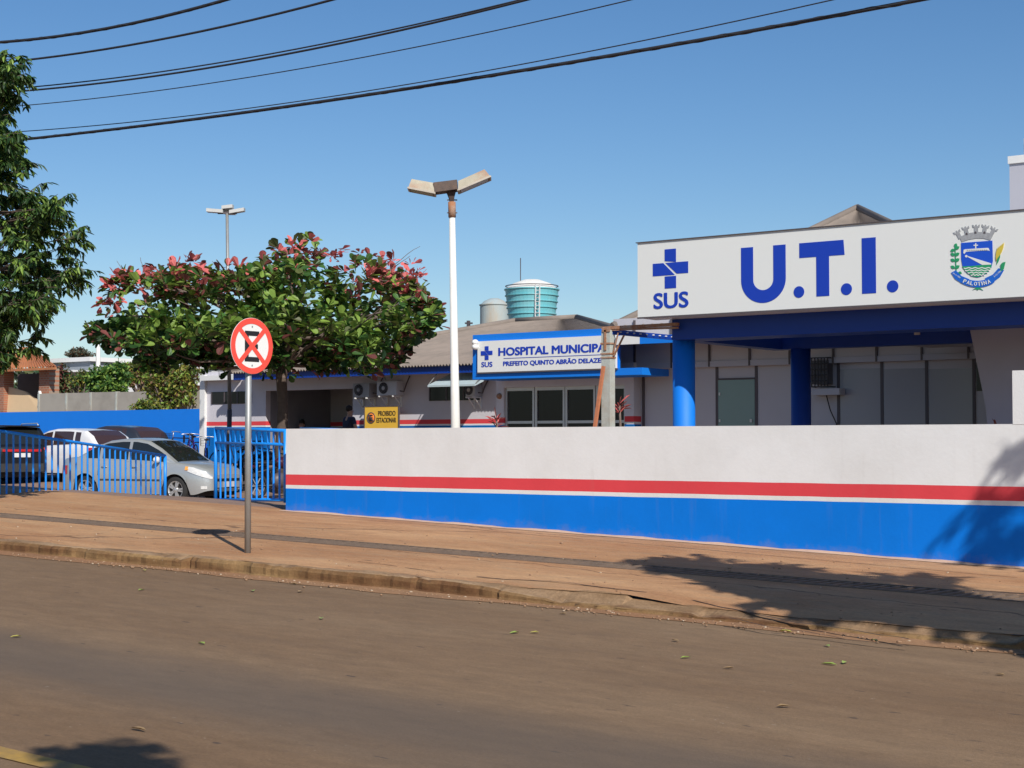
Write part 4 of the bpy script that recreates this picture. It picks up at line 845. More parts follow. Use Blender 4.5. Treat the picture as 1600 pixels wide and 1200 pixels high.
# ---------------------------------------------------------------- street lamps
def lampA():
    Y = 22.0; b = at(712, 690, Y); gz = lotz(b.x, Y); t = thing('lamp_post', 'tall white lamp post with two rusty floodlight heads behind the striped wall', 'street lamp', (b.x, Y, gz))
    f = b.xy.length*math.cos(math.atan(88/FPX))/FPX     # metres per px
    X = lambda px: (px-712)*f*1.0
    right = Vector((math.cos(R(YAW)), math.sin(R(YAW)), 0)); zof = lambda py: AZ(708, py, Y)-gz
    def W(px, py, d=0): return right*((px-712)*f)+Vector((0, 0, zof(py)))+Vector((-right.y, right.x, 0))*d
    MB().tube([(0, 0, 0), W(711.5, 660), W(706, 338)], [7.6*f, 7.2*f, 4.6*f], 20).build('pole', M['limewash'], t)
    MB().tube([W(706, 340), W(705.5, 316)], 6*f, 16).build('collar', M['rust'], t)
    mb = MB(); mb.tube([W(705.5, 317), W(705, 309), W(704.5, 300)], [4*f, 6*f, 10*f], 4, sm=False); mb.build('bracket', mat('dark_rust', (.06, .04, .035), .9, .4, 10), t)
    for p_ in (333, 313): MB().bar(W(698, p_), W(714, p_), .02).build('bolt', M['joint'], t)
    def hood(pl, pr, q0, q1, nm, m):   # box in screen-right direction, quad (left edge top/bottom, right edge top/bottom)
        mb = MB(); D = .17
        vs = [W(*p, -D) for p in (pl[0], pl[1], pr[1], pr[0])]+[W(*p, D) for p in (pl[0], pl[1], pr[1], pr[0])]
        mb.add(vs, [(0, 1, 2, 3), (7, 6, 5, 4), (0, 3, 7, 4), (1, 5, 6, 2), (0, 4, 5, 1), (3, 2, 6, 7)]); return mb.build(nm, m, t)
    mrust = mat('rusty_dark_box', (.10, .075, .065), .85, .3, 9, .3, 30, dirt=(.22, .13, .08), dscale=4, damt=.5)
    hood(((677, 288), (679, 303)), ((714, 283.5), (715, 298)), 0, 0, 'centre_box', mrust)
    mh = mat('lamp_housing', (.40, .36, .27), .7, .25, 7, .3, 30, dirt=(.34, .16, .09), dscale=2.5, damt=.9)
    def head(pts_b, pts_t, nm):
        mb = MB(); D = .2; Dt = .13
        vb = [W(*pts_b[0], -D), W(*pts_b[1], -D), W(*pts_b[1], D), W(*pts_b[0], D)]
        vt = [W(*pts_t[0], -Dt), W(*pts_t[1], -Dt), W(*pts_t[1], Dt), W(*pts_t[0], Dt)]
        mb.add(vb+vt, [(3, 2, 1, 0), (4, 5, 6, 7), (0, 1, 5, 4), (1, 2, 6, 5), (2, 3, 7, 6), (3, 0, 4, 7)])
        h = mb.build(nm, mh, t)
        mb = MB(); vb2 = [v+(vb[0]+vb[2]-v*2)*.08+Vector((0, 0, -.012)) for v in vb]; mb.add(vb2, [(3, 2, 1, 0)]); mb.build('lens', mat('lens', (.35, .35, .33), .3), h, fix=False)
        mb = MB(); 
        for i in range(4): mb.bar(vb[i], vb[(i+1) % 4], .03, .03)
        mb.build('rim', mat('rim_metal', (.45, .4, .33), .6, .3, 10), h)
    head(((638, 296.5), (679, 304.5)), ((643, 282), (677, 288)), 'lamp_head')
    head(((716, 300), (766, 279)), ((716, 285), (757, 267)), 'lamp_head')
lampA()
def lampB():
    Y = 30.5; b = at(357, 690, Y); gz = lotz(b.x, Y); t = thing('lamp_post', 'slim dark metal lamp post with four flat heads rising behind the almond tree', 'street lamp', (b.x, Y, gz))
    f = b.xy.length*math.cos(math.atan(443/FPX))/FPX; right = Vector((math.cos(R(YAW)), math.sin(R(YAW)), 0)); dp = Vector((-right.y, right.x, 0))
    def W(px, py, d=0): return right*((px-357)*f)+Vector((0, 0, AZ(357, py, Y)-gz))+dp*d
    MB().tube([(0, 0, 0), W(358.5, 640)], [4.2*f, 3.8*f], 12).build('lower_pole', M['joint'], t)
    MB().tube([W(358.5, 640), W(352.5, 334)], [3.2*f, 2.4*f], 12).build('pole', M['steel'], t)
    mw = mat('pale_head', (.5, .5, .48), .5)
    for (a, c) in (((321, 329), (347, 331)), ((357, 332), (380, 328)), ((345, 325), (362, 323))):
        d = 0; mb = MB(); mb.obox((W(*a)+W(*c))/2+Vector((0, 0, 0)), (W(*c)-W(*a))/2, dp*.13, Vector((0, 0, .045))); mb.build('lamp_head', mw, t)
    mb = MB(); mb.obox(W(350, 327)+dp*.5, right*.14, dp*.35, Vector((0, 0, .045))); mb.build('lamp_head', mw, t)
    mb = MB(); mb.bar(W(338, 333), W(368, 333), .06); mb.build('cross_arm', M['joint'], t)
lampB()

# ---------------------------------------------------------------- no stopping traffic sign
sb = px_path(387, 864)
tsg = thing('traffic_sign', 'round red and white no stopping sign on a grey pole at the kerb', 'traffic sign', tuple(sb))
f = Vector((sb.x, sb.y, 0)).length*math.cos(math.atan(413/FPX))/FPX
zc = AZ(386, 541, sb.y)-sb.z; rd = 44*f
MB().tube([(0, 0, -.1), (-.005, 0, zc+rd*.75)], 5.0*f, 14).build('pole', M['steel'], tsg)
# disc faces +X-ish; local frame: u = horizontal in disc, n = normal
an = Vector((math.cos(R(-2)), math.sin(R(-2)), 0)); un = Vector((-an.y, an.x, 0))  # normal toward +X
pc = Vector((0, 0, zc))+an*.045
def disc(prof, nm, m, par=None):
    mb = MB(); N = 48
    vs = [pc+an*h+(un*math.cos(2*math.pi*j/N)+Vector((0, 0, 1))*math.sin(2*math.pi*j/N))*r for r, h in prof for j in range(N)]
    mb.add(vs, [(i*N+j, i*N+(j+1) % N, (i+1)*N+(j+1) % N, (i+1)*N+j) for i in range(len(prof)-1) for j in range(N)]); return mb.build(nm, m, par or tsg, fix=False)
dk = disc([(.0005, -.004), (rd, -.004), (rd, .0), (.0005, .0)], 'plate', M['sign_white'])
disc([(rd*.99, .0), (rd*.99, .004), (rd*.79, .004), (rd*.79, .0005)], 'red_ring', M['red'], dk)
def sp_(pts, h, nm, m):
    mb = MB(); vs = [pc+an*h+un*u*rd+Vector((0, 0, v*rd)) for u, v in pts]; vs += [p-an*.002 for p in vs]; n = len(pts)
    mb.add(vs, [tuple(range(n)), tuple(range(2*n-1, n-1, -1))]+[(i, (i+1) % n, (i+1) % n+n, i+n) for i in range(n)]); return mb.build(nm, m, dk)
for q in ([(-.32, .38), (.32, .38), (.32, .54), (-.32, .54)], [(-.32, .11), (.20, .11), (.20, -.07), (.28, -.07), (-.02, -.07), (-.32, -.12)], [(-.32, .11), (-.32, -.52), (-.16, -.52), (-.16, .11)], [(-.32, -.52), (.32, -.52), (.32, -.36), (-.32, -.36)]):
    pass
sp_([(-.34, .36), (.34, .36), (.34, .53), (-.34, .53)], .0025, 'letter', M['black'])
sp_([(-.34, -.56), (.34, -.56), (.34, -.39), (-.34, -.39)], .0025, 'letter', M['black'])
sp_([(-.34, -.385), (-.16, -.385), (-.16, -.10), (.28, -.10), (.28, .07), (-.16, .07), (-.16, .355), (-.34, .355)], .0025, 'letter', M['black'])
for s in (1, -1):
    sq = .085; a = math.sqrt(.5)*.83
    sp_([(-a-sq*.7, -s*(a)+s*sq*.7), (-a+sq*.7, -s*a-s*sq*.7), (a+sq*.7, s*a-s*sq*.7), (a-sq*.7, s*a+s*sq*.7)], .0045+.0007*s, 'red_bar', M['red'])
for v in (.69, -.69):
    sp_([(.03*math.cos(i*.785), v+.03*math.sin(i*.785)) for i in range(8)], .006, 'bolt', M['steel'])

# ---------------------------------------------------------------- overhead cables
wires = [((0, 66), (180, 42), (352, 0), .022, 'thick twisted black cable, topmost on the left of the sky'), ((0, 98), (270, 58), (518, 0), .016, 'second black cable from the top left of the sky'),
         ((38, 142), (440, 86), (822, 0), .014, 'upper strand of the close pair of cables in the sky'), ((38, 137), (440, 81), (812, 0), .010, 'lower strand of the close pair of cables in the sky'),
         ((36, 165), (500, 102), (985, 0), .007, 'thin grey cable between the pair and the lowest cables'), ((26, 206), (660, 128), (1300, 0), .007, 'thin cable just above the lowest thick one'),
         ((26, 219), (730, 124), (1436, 0), .022, 'lowest thick black cable crossing the sky')]
for k, (a, m_, b, r, lb) in enumerate(wires):
    Yw = 14.6+.12*k; A, Mm, B = at(*a, Yw), at(*m_, Yw), at(*b, Yw)
    # quadratic through the three points, extended both ways
    x0, x1, x2 = A.x, Mm.x, B.x; z0, z1, z2 = A.z, Mm.z, B.z
    def zq(x): return z0*(x-x1)*(x-x2)/((x0-x1)*(x0-x2))+z1*(x-x0)*(x-x2)/((x1-x0)*(x1-x2))+z2*(x-x0)*(x-x1)/((x2-x0)*(x2-x1))
    pts = [(x, Yw, zq(x)) for x in rng(x0-5, x2+5, .5)]
    mb = MB(); mb.tube(pts, r, 6)
    if r > .02:
        hx = rng(x0-5, x2+5, .05); mb.tube([(x, Yw+.014*math.cos(x*11), zq(x)+.014*math.sin(x*11)) for x in hx], .012, 4)
    tag(mb.build('overhead_cable', M['wire'], fix=False), lb, 'cable', 'overhead cables crossing the sky')

# ---------------------------------------------------------------- back blue wall and things beyond
bw0 = AX(0, 42)-14; bw1 = AX(313, 40)
mb = MB(); mb.box(-(bw1-bw0), 0, 0, .2, -1.2, AZ(160, 641.5, 41.8)-.6); o = mb.build('parking_wall', M['blue'], None, (bw1, 41.8, .6)); tag(o, 'tall plain bright blue wall at the back of the car park', 'wall')
BYk = 47
cw = thing('block_wall', 'weathered grey concrete block wall just above the blue car park wall', 'wall', (AX(200, BYk), BYk, 0))
mblk = mat('block_concrete', (.36, .33, .28), .9, .12, 1.2, .3, 20, dirt=(.2, .18, .15), dscale=.5, damt=.7)
mb = MB(); pxs = [60, 103, 141, 181, 232, 270, 330]; zz = AZ(150, 613, BYk)
for a, b in zip(pxs, pxs[1:]):
    x0, x1 = AX(a, BYk)-cw.location.x, AX(b, BYk)-cw.location.x; mb.box(x0+.06, x1-.06, 0, .15, -1, zz-(.0 if a < 180 else .02))
mb.build('wall_panel', mblk, cw)
mb = MB()
for a in pxs: x = AX(a, BYk)-cw.location.x; mb.box(x-.058, x+.058, -.03, .18, -1, zz+.01)
mb.build('wall_post', M['concrete'], cw)

def bldg(name, label, px0, px1, pt, Y, m, depth=6, roof=None, pitch=0):
    x0, x1 = AX(px0, Y), AX(px1, Y); t = thing(name, label, 'building', ((x0+x1)/2, Y, 0)); W = (x1-x0)/2; z = AZ((px0+px1)/2, pt, Y)
    MB().box(-W, W, 0, depth, -1, z).build('wall', m, t)
    if roof: MB().box(-W-.3, W+.3, -.3, depth+.3, z+.002, z+roof).build('roof', M['white'], t)
    return t, W, z
mwh = mat('house_white', (.62, .62, .62), .7, .08)
t, W, z = bldg('house', 'flat roofed white and grey building beyond the bushes at far left', 78, 140, 566, 85, mat('house_grey', (.27, .30, .33), .7, .08), 8, .35)
MB().box(-W*.1, W*1.35, -2.5, -.31, -1, AZ(140, 576, 82)).build('annex', mwh, t)
for i in range(3): MB().box(-W*.8+i*W*.5, -W*.8+i*W*.5+1.0, -.05, 0, AZ(100, 590, 85), AZ(100, 580, 85)).build('window', M['window'], t)
t, W, z = bldg('house', 'small orange brick and white house glimpsed between the green bushes', 207, 252, 601, 66, mat('house_orange', (.50, .25, .14), .8, .1), 5, .2)
MB().box(-W*.3, W*.2, -.06, 0, -1, z-.5).build('window', M['white'], t)
t, W, z = bldg('house', 'low pale building with grey roof far behind the hospital end wall', 262, 330, 577, 110, mwh, 8, .5)
t, W, z = bldg('house', 'small pale house behind the left bushes', 78, 140, 590, 60, mwh, 4)
MB().box(-W*.5, -W*.1, -.05, 0, z-1.1, z-.4).build('window', M['window'], t)
tag(MB().tube([tuple(at(152.5, 650, 75)-at(152.5, 650, 75)), (0, 0, AZ(152.5, 509, 75)-AZ(152.5, 650, 75))], [.22, .12], 10).build('utility_pole', M['limewash'], None, tuple(at(152.5, 650, 75))), 'slender pale concrete pole standing far behind the bushes', 'utility pole')
# far power poles near tanks
t = thing('utility_pole', 'small distant power pole with insulators left of the water tanks', 'utility pole', tuple(at(732, 520, 95)))
mb = MB(); q = lambda p, r_: at(p, r_, 95)-at(732, 520, 95)
mb.bar((0, 0, -3), q(732, 501), .2); mb.build('pole', M['joint'], t); mb = MB(); mb.bar(q(727, 505), q(738, 505), .12); mb.build('cross_arm', M['joint'], t)

# hut with orange tile roof
hY = 50; hut = thing('brick_kiosk', 'open brick hut with orange clay tile roof behind the dark leafy tree', 'hut', (AX(20, hY), hY, 0)); OHu = hut.location.copy()
mbr = bpy.data.materials.new('brick'); mbr.use_nodes = True; n = mbr.node_tree.nodes; l = mbr.node_tree.links
bt = n.new('ShaderNodeTexBrick'); bt.inputs['Scale'].default_value = 2.2; bt.inputs['Color1'].default_value = (.40, .15, .08, 1); bt.inputs['Color2'].default_value = (.30, .11, .06, 1); bt.inputs['Mortar'].default_value = (.32, .24, .18, 1); bt.inputs['Mortar Size'].default_value = .03
tc = n.new('ShaderNodeTexCoord'); mp = n.new('ShaderNodeMapping'); mp.inputs['Rotation'].default_value = (R(90), 0, 0); l.new(tc.outputs['Object'], mp.inputs[0]); l.new(mp.outputs[0], bt.inputs['Vector']); l.new(bt.outputs[0], n['Principled BSDF'].inputs['Base Color']); n['Principled BSDF'].inputs['Roughness'].default_value = .9
def hx(px, Y=hY): return AX(px, Y)-OHu.x
for (a, b) in ((-50, -36), (-8, 5), (60, 76)):
    MB().box(hx(a), hx(b), 0, .6, -1, AZ(40, 577, hY)).build('brick_pillar', mbr, hut)
MB().box(hx(-60), hx(76), 3.4, 3.6, -1, AZ(40, 577, hY)).build('back_wall', mat('hut_shaded_wall', (.09, .07, .06), .9), hut)  # shade of the hut interior put into the dark wall colour
mb = MB(); mb.add([(hx(5), .3, AZ(5, 604, hY)), (hx(5), .2, AZ(5, 645, hY)), (hx(57), .2, AZ(57, 645, hY)), (hx(52), .3, AZ(52, 627, hY)), (hx(30), .32, AZ(30, 612, hY))], [(0, 1, 2, 3, 4)]); vs_ = [(v[0], v[1]+.12, v[2]) for v in mb.v]; mb.add(vs_, [(4, 3, 2, 1, 0)])
mb.build('pale_screen', mat('screen_cloth', (.62, .45, .27), .9, .08, 2), hut)
rt = mat('clay_tiles', (.44, .17, .07), .85, .22, 2.5, .4, 10, dirt=(.25, .12, .07), dscale=1.5, damt=.5)
ce = Vector((hx(86, hY-.5), -.5, AZ(86, 573, hY-.5))); cl_ = Vector((hx(-75), -.5, ce.z)); ap = at(48, 543, hY+2.5)-OHu
rg = Vector((cl_.x+2.5, ap.y, ap.z))
corr_roof(cl_, ce, ap, rg, 40, hut, 'roof', .05, None, rt)
ceb = Vector((hx(85, hY+5.5), 5.5, ce.z)); corr_roof(ce, ceb, ap+Vector((0, .01, 0)), ap, 24, hut, 'roof', .05, None, rt)
MB().bar(cl_-Vector((0, 0, .08)), ce-Vector((0, 0, .08)), .1, .12).build('eave_board', rt, hut)
MB().bar((hx(66), -.2, AZ(66, 612, hY)), (hx(80), -.4, AZ(80, 645, hY)), .12).build('prop', M['limewash'], hut)

# ---------------------------------------------------------------- foliage
def add_leaf(mb, p, d, nrm, ln, wd, k, shape=0):
    d = d.normalized(); s = d.cross(nrm)
    if s.length < 1e-3: s = Vector((1, 0, 0))
    s.normalize(); u = s.cross(d)
    if shape == 0:   # lanceolate, folded
        pts = [p, p+d*ln*.35+s*wd*.5+u*wd*.15, p+d*ln*.75+s*wd*.3-u*wd*.05, p+d*ln-u*ln*.12, p+d*ln*.75-s*wd*.3-u*wd*.05, p+d*ln*.35-s*wd*.5+u*wd*.15]
        mb.add(pts, [(0, 1, 2, 3), (0, 3, 4, 5)], False, k)
    else:            # broad, rounded tip
        pts = [p, p+d*ln*.35+s*wd*.3+u*wd*.1, p+d*ln*.7+s*wd*.5+u*wd*.14, p+d*ln*.93+s*wd*.3+u*wd*.03, p+d*ln, p+d*ln*.93-s*wd*.3+u*wd*.03, p+d*ln*.7-s*wd*.5+u*wd*.14, p+d*ln*.35-s*wd*.3+u*wd*.1]
        mb.add(pts, [(0, 1, 2, 3, 4), (0, 4, 5, 6, 7)], False, k)
def rv(r): 
    while True:
        v = Vector((r.uniform(-1, 1), r.uniform(-1, 1), r.uniform(-1, 1)))
        if .05 < v.length < 1: return v.normalized()
def limb(mb, a, b, r0, r1, rnd, sag=.1, n=6):
    a = Vector(a); b = Vector(b); L_ = (b-a).length; off = rv(rnd)*L_*sag; pts = []
    for i in range(n+1): t = i/n; pts.append(a.lerp(b, t)+off*math.sin(math.pi*t)+rv(rnd)*L_*.012)
    mb.tube(pts, [lerp(r0, r1, i/n) for i in range(n+1)], 7); return pts

# tropical almond tree
def almond():
    rnd = random.Random(11); Y = 28; b = at(441, 690, Y); gz = lotz(b.x, Y)
    t = thing('almond_tree', 'spreading flat topped almond tree with big green and red leaves in the car park', 'tree', (b.x, Y, gz))
    f = b.xy.length*math.cos(math.atan(359/FPX))/FPX; right = Vector((math.cos(R(YAW)), math.sin(R(YAW)), 0)); dp = Vector((-right.y, right.x, 0))
    def W(px, py, d=0): return right*((px-441)*f)+Vector((0, 0, AZ(441, py, Y)-gz))+dp*d
    mb = MB(); mb.tube([(0, 0, -.1), W(439, 700), W(442, 640), W(439, 590), W(440, 560)], [.17, .145, .13, .13, .15], 14)
    mb.build('trunk', M['trunk'], t)
    # outline of the crown by px: (px, top, bottom)
    top = [(152, 522), (165, 492), (178, 462), (190, 442), (215, 434), (240, 425), (265, 425), (290, 432), (310, 418), (340, 425), (370, 412), (400, 405), (430, 392), (460, 380), (495, 376), (520, 388), (550, 402), (580, 412), (610, 420), (640, 440), (660, 455), (680, 480)]
    bot = [(152, 525), (165, 535), (190, 545), (215, 560), (235, 585), (262, 572), (290, 572), (320, 576), (350, 578), (400, 580), (440, 588), (480, 580), (520, 576), (560, 588), (585, 598), (605, 586), (630, 548), (655, 535), (680, 503)]
    wood = MB(); cr = MB(); N = 0; tips = []
    for i in range(64):   # limbs reaching tips in layers
        lay_ = rnd.choice([0, 0, 1, 1, 2]); px = rnd.uniform(165, 670); tt = interp(top, px); bb = interp(bot, px)
        v = lerp(tt, bb, {0: rnd.uniform(.03, .3), 1: rnd.uniform(.3, .7), 2: rnd.uniform(.65, .9)}[lay_]); a_ = (px-425)/265
        dmax = 3.6*math.sqrt(max(0, 1-a_*a_)); d = rnd.uniform(-dmax, dmax)
        tips.append(W(px, v, d))
    fk = [W(440, 572), W(440, 545), W(445, 520), W(440, 500)]
    wood.tube([W(439, 590), fk[0], fk[1], fk[2], fk[3]], [.14, .13, .10, .08, .05], 8)
    for tp_ in tips:
        limb(wood, rnd.choice(fk), tp_, .055, .012, rnd, .12)
    # thin bare twigs above
    for (a, c) in (((600, 430), (655, 385)), ((605, 425), (640, 400)), ((580, 440), (650, 440)), ((230, 440), (217, 402)), ((200, 450), (180, 408)), ((345, 430), (330, 408))):
        limb(wood, W(*a), W(*c), .012, .005, rnd, .05)
    wood.build('branches', M['twig'], t, fix=False)
    def rosette(c, n, size, cols):
        ax = (Vector((0, 0, 1))+rv(rnd)*.55).normalized()
        for j in range(n):
            d = (rv(rnd)+ax*.35); d.z = d.z*.7 - .05; d.normalize()
            k = rnd.choice(cols); s = size*rnd.uniform(.45, 1.2)
            add_leaf(cr, c+d*.03, d, (ax+rv(rnd)*.5), s, s*.6, k, 1)
    n_r = 0
    clumps = []
    for i in range(255):
        px = rnd.uniform(160, 672); a_ = (px-425)/265; dmax = 3.7*math.sqrt(max(0, 1-a_*a_)); clumps.append((px, rnd.random() if i < 150 else rnd.uniform(.5, 1.0), rnd.uniform(-dmax, dmax)))
    for (cpx, cv, cd) in clumps:
        for q in range(9):
            px = cpx+rnd.gauss(0, 13); px = max(153, min(680, px)); tt = interp(top, px); bb = interp(bot, px); 
            edge = abs(cd)/3.7; hgt = lerp(tt, bb, min(1, max(0, cv+rnd.gauss(0, .08)))); hgt = lerp(hgt, (tt+bb)/2, edge*.35)
            # light gap between the upper layers on the left
            u = (hgt-tt)/max(1, bb-tt)
            if 215 < px < 330 and .30 < u < .5 and rnd.random() < .85: continue
            if px < 240 and .28 < u < .42 and rnd.random() < .6: continue
            if u < .22: cols = [3, 3, 4, 5, 3, 1] if rnd.random() < .75 else [1, 0, 5]
            elif u < .38: cols = [3, 4, 5, 5, 0, 1] if rnd.random() < .45 else [0, 1, 5, 0]
            elif u < .78: cols = [0, 1, 1, 1, 0, 5, 1]
            else: cols = [2, 0, 1, 2, 0, 4]
            rosette(W(px, hgt, cd+rnd.gauss(0, .2)), rnd.randint(6, 9), .27, cols); n_r += 1
    for (px, py) in ((607, 413), (592, 408), (613, 412), (630, 430), (640, 410), (645, 428), (655, 425), (640, 435), (649, 445), (655, 433), (560, 400), (575, 405), (555, 412), (197, 431), (240, 420), (279, 424), (300, 408), (308, 414), (435, 393), (440, 395), (458, 385), (515, 400), (520, 405), (537, 392), (668, 478)):
        for q in range(2): rosette(W(px+rnd.uniform(-4, 4), py+rnd.uniform(-3, 3), rnd.uniform(-.6, .6)), rnd.randint(3, 5), .24, [3, 3, 4])
    cr.build('crown', [L['green'], L['lime'], L['dark'], L['red'], L['wine'], L['olive']], t, fix=False)
almond()

# street tree with drooping narrow leaves, left edge
def spray_tree(name, label, base, trunk_h, tips, cols, ln, wd, seed, per=26, slen=.55, trunk_r=.14, group=None, hubs=None, sub=3, mats=None, lr=.03, flat=.5, droop=.8):
    rnd = random.Random(seed); t = thing(name, label, 'tree', base, group=group); B_ = Vector(base)
    wood = MB(); cr = MB(); top = Vector((0, 0, trunk_h))
    MB().tube([(0, 0, -.3), (.03, .02, trunk_h*.5), top], [trunk_r, trunk_r*.85, trunk_r*.7], 12).build('trunk', M['trunk'], t)
    hubs = [Vector(h)-B_ for h in (hubs or [])] or [top]
    wood.tube([top]+hubs, [trunk_r*.7]+[trunk_r*lerp(.6, .2, i/max(1, len(hubs)-1)) for i in range(len(hubs))], 8)
    for tp_ in tips:
        tp_ = Vector(tp_)-B_; h = min(hubs, key=lambda q: (q-tp_).length+max(0, q.z-tp_.z)*1.5)
        pts = limb(wood, h, tp_, lr, .005, rnd, .1, 5)
        dirn = (tp_-h).normalized()
        for s in range(sub):
            a = pts[rnd.randint(3, 5)] if s else tp_
            d = (dirn+rv(rnd)*.7).normalized(); d.z *= flat
            b_ = a+d*slen*rnd.uniform(.5, 1.1)-Vector((0, 0, .05)); wood.tube([a, (a+b_)/2+Vector((0, 0, .04)), b_], [.007, .005, .003], 4)
            for j in range(per):
                tt = rnd.random(); p = a.lerp(b_, tt)+Vector((0, 0, .04*math.sin(math.pi*tt)))
                ld = (d*.6+rv(rnd)*.9); ld.z = -abs(ld.z)*droop-.15
                add_leaf(cr, p, ld, Vector((0, 0, 1))+rv(rnd)*.4, ln*rnd.uniform(.7, 1.2), wd*rnd.uniform(.8, 1.1), rnd.choice(cols), 0)
    wood.build('branches', M['trunk'], t, fix=False); cr.build('crown', mats or [L['street'], L['street2'], L['dark']], t, fix=False)
    return t
rnd = random.Random(4)
tY = 13.4; tb = at(-70, 690, tY)
redge = [(85, 28), (115, 48), (150, 40), (190, 12), (220, 18), (250, 38), (300, 62), (335, 108), (350, 128), (375, 138), (405, 100), (430, 132), (460, 92), (480, 70), (505, 100), (515, 112), (545, 70), (575, 60), (590, 55), (596, 30)]
tips = []
for i in range(320):
    py = rnd.uniform(92, 572); e = interp(redge, py); 
    px = e - abs(rnd.gauss(0, 1))*50 if rnd.random() < .75 else rnd.uniform(-190, e)
    if py > 500 and px > 10 and rnd.random() < .55: continue
    if (int(py/46)+int((px+200)/60)) % 3 == 0 and px > e-70 and rnd.random() < .7: continue
    wdt = max(.15, 1-((px+70)/215)**2); d = rnd.uniform(-1, 1)*1.6*math.sqrt(wdt)*(.35+.65*min(1, (py-60)/260)) if px > -190 else 0
    tips.append(atd(px-14, py-6, 22.4+d))
for i in range(45): tips.append(atd(rnd.uniform(-120, 38), rnd.uniform(470, 575), 22.4+rnd.uniform(-.8, .8)))
hubs = [at(-70, y, tY) for y in (560, 500, 430, 360, 290, 210, 140, 100)]
gzt = fpz(tb.x, tY)
spray_tree('street_tree', 'tall dark green leafy tree filling the left edge of the view', (tb.x, tY, gzt), hubs[0].z-gzt, tips, [0, 0, 1, 1, 2, 3], .135, .05, 21, per=22, slen=.36, hubs=hubs, sub=4, lr=.016, flat=1.0, droop=1.2, mats=[L['street'], L['street2'], L['dark'], L['lime']])

# shade trees outside the frame on the right: they throw the shadows on the footpath, wall and road
def shade_target(px, py, L_, ground='path'):
    p = px_path(px, py) if ground == 'path' else road_at(px, py) if ground == 'road' else at(px, py, WY)
    return p+SUN_V*L_
outl_top = [(1010, 878), (1060, 866), (1120, 863), (1180, 868), (1240, 880), (1290, 892), (1330, 897), (1400, 893), (1450, 890), (1500, 893), (1560, 905), (1700, 925)]
outl_bot = [(1010, 880), (1045, 905), (1090, 925), (1140, 950), (1200, 965), (1250, 978), (1320, 982), (1360, 972), (1385, 985), (1420, 1000), (1480, 1010), (1540, 1018), (1700, 1040)]
tips = []
for i in range(330):
    px = rnd.uniform(1020, 1690); u = rnd.random() if px < 1500 else rnd.uniform(.35, 1); py = lerp(interp(outl_top, px), interp(outl_bot, px), lerp(.08, .68, u))
    if rnd.random() < .0: continue
    tips.append(shade_target(px, py, 9.0+rnd.gauss(0, .5)))
wall_tips = []
for (qx, qy, sx, sy_n, k_) in ((1566, 812, 5, 12, 2), (1584, 788, 6, 12, 3), (1578, 856, 7, 14, 4), (1600, 758, 5, 16, 2), (1606, 838, 10, 22, 5), (1612, 705, 5, 12, 2), (1640, 800, 25, 50, 10)):
    for i in range(k_): wall_tips.append(shade_target(rnd.gauss(qx, sx), rnd.gauss(qy, sy_n), 9.0+rnd.gauss(0, .5), 'wall'))
hb = shade_target(1500, 940, 8.0); 
xt, yt = hb.x+2.2, 11.6
print('SHADE TREE at', xt, yt, hb)
spray_tree('street_tree', 'leafy tree at the kerb right of the view that shades the footpath', (xt, yt, fpz(xt, yt)), 3.2, tips, [0, 1, 2], .17, .075, 31, per=26, slen=.45, lr=.01, trunk_r=.13, hubs=[(xt, yt, 4.2), (xt-.8, yt-1, 5.0), (xt-2, yt-2, 5.8), (xt-3.2, yt-2.8, 6.2)], sub=3)
spray_tree('street_tree', 'second kerb tree right of the view with drooping twigs shading the wall end', (xt+1.6, yt+1.5, fpz(xt, yt)), 3.2, wall_tips, [0, 1, 2], .16, .05, 35, per=14, slen=.5, lr=.008, trunk_r=.1, droop=1.6, hubs=[(xt+1.3, yt+1.4, 4.6), (xt+.6, yt+1.2, 5.6)], sub=2)
tips = [shade_target(rnd.gauss(145, 24), rnd.gauss(1192, 11), 8.5+rnd.gauss(0, .3), 'road') for i in range(40)]+[shade_target(rnd.uniform(70, 220), rnd.uniform(1225, 1400), 8.5+rnd.gauss(0, .5), 'road') for i in range(90)]
c_ = sum((Vector(p) for p in tips), Vector())/len(tips)
print('NEAR TREE', c_)
spray_tree('street_tree', 'tree on the near side of the road behind the camera', (c_.x+.8, min(c_.y-1.5, -2.5), g(2)), 3.4, tips, [0, 1, 2], .15, .06, 33, per=18, slen=.4, lr=.01, hubs=[(c_.x+.8, min(c_.y-1.5, -2.5), 4.0), (c_.x+.4, c_.y-.8, 5.2)], sub=2)

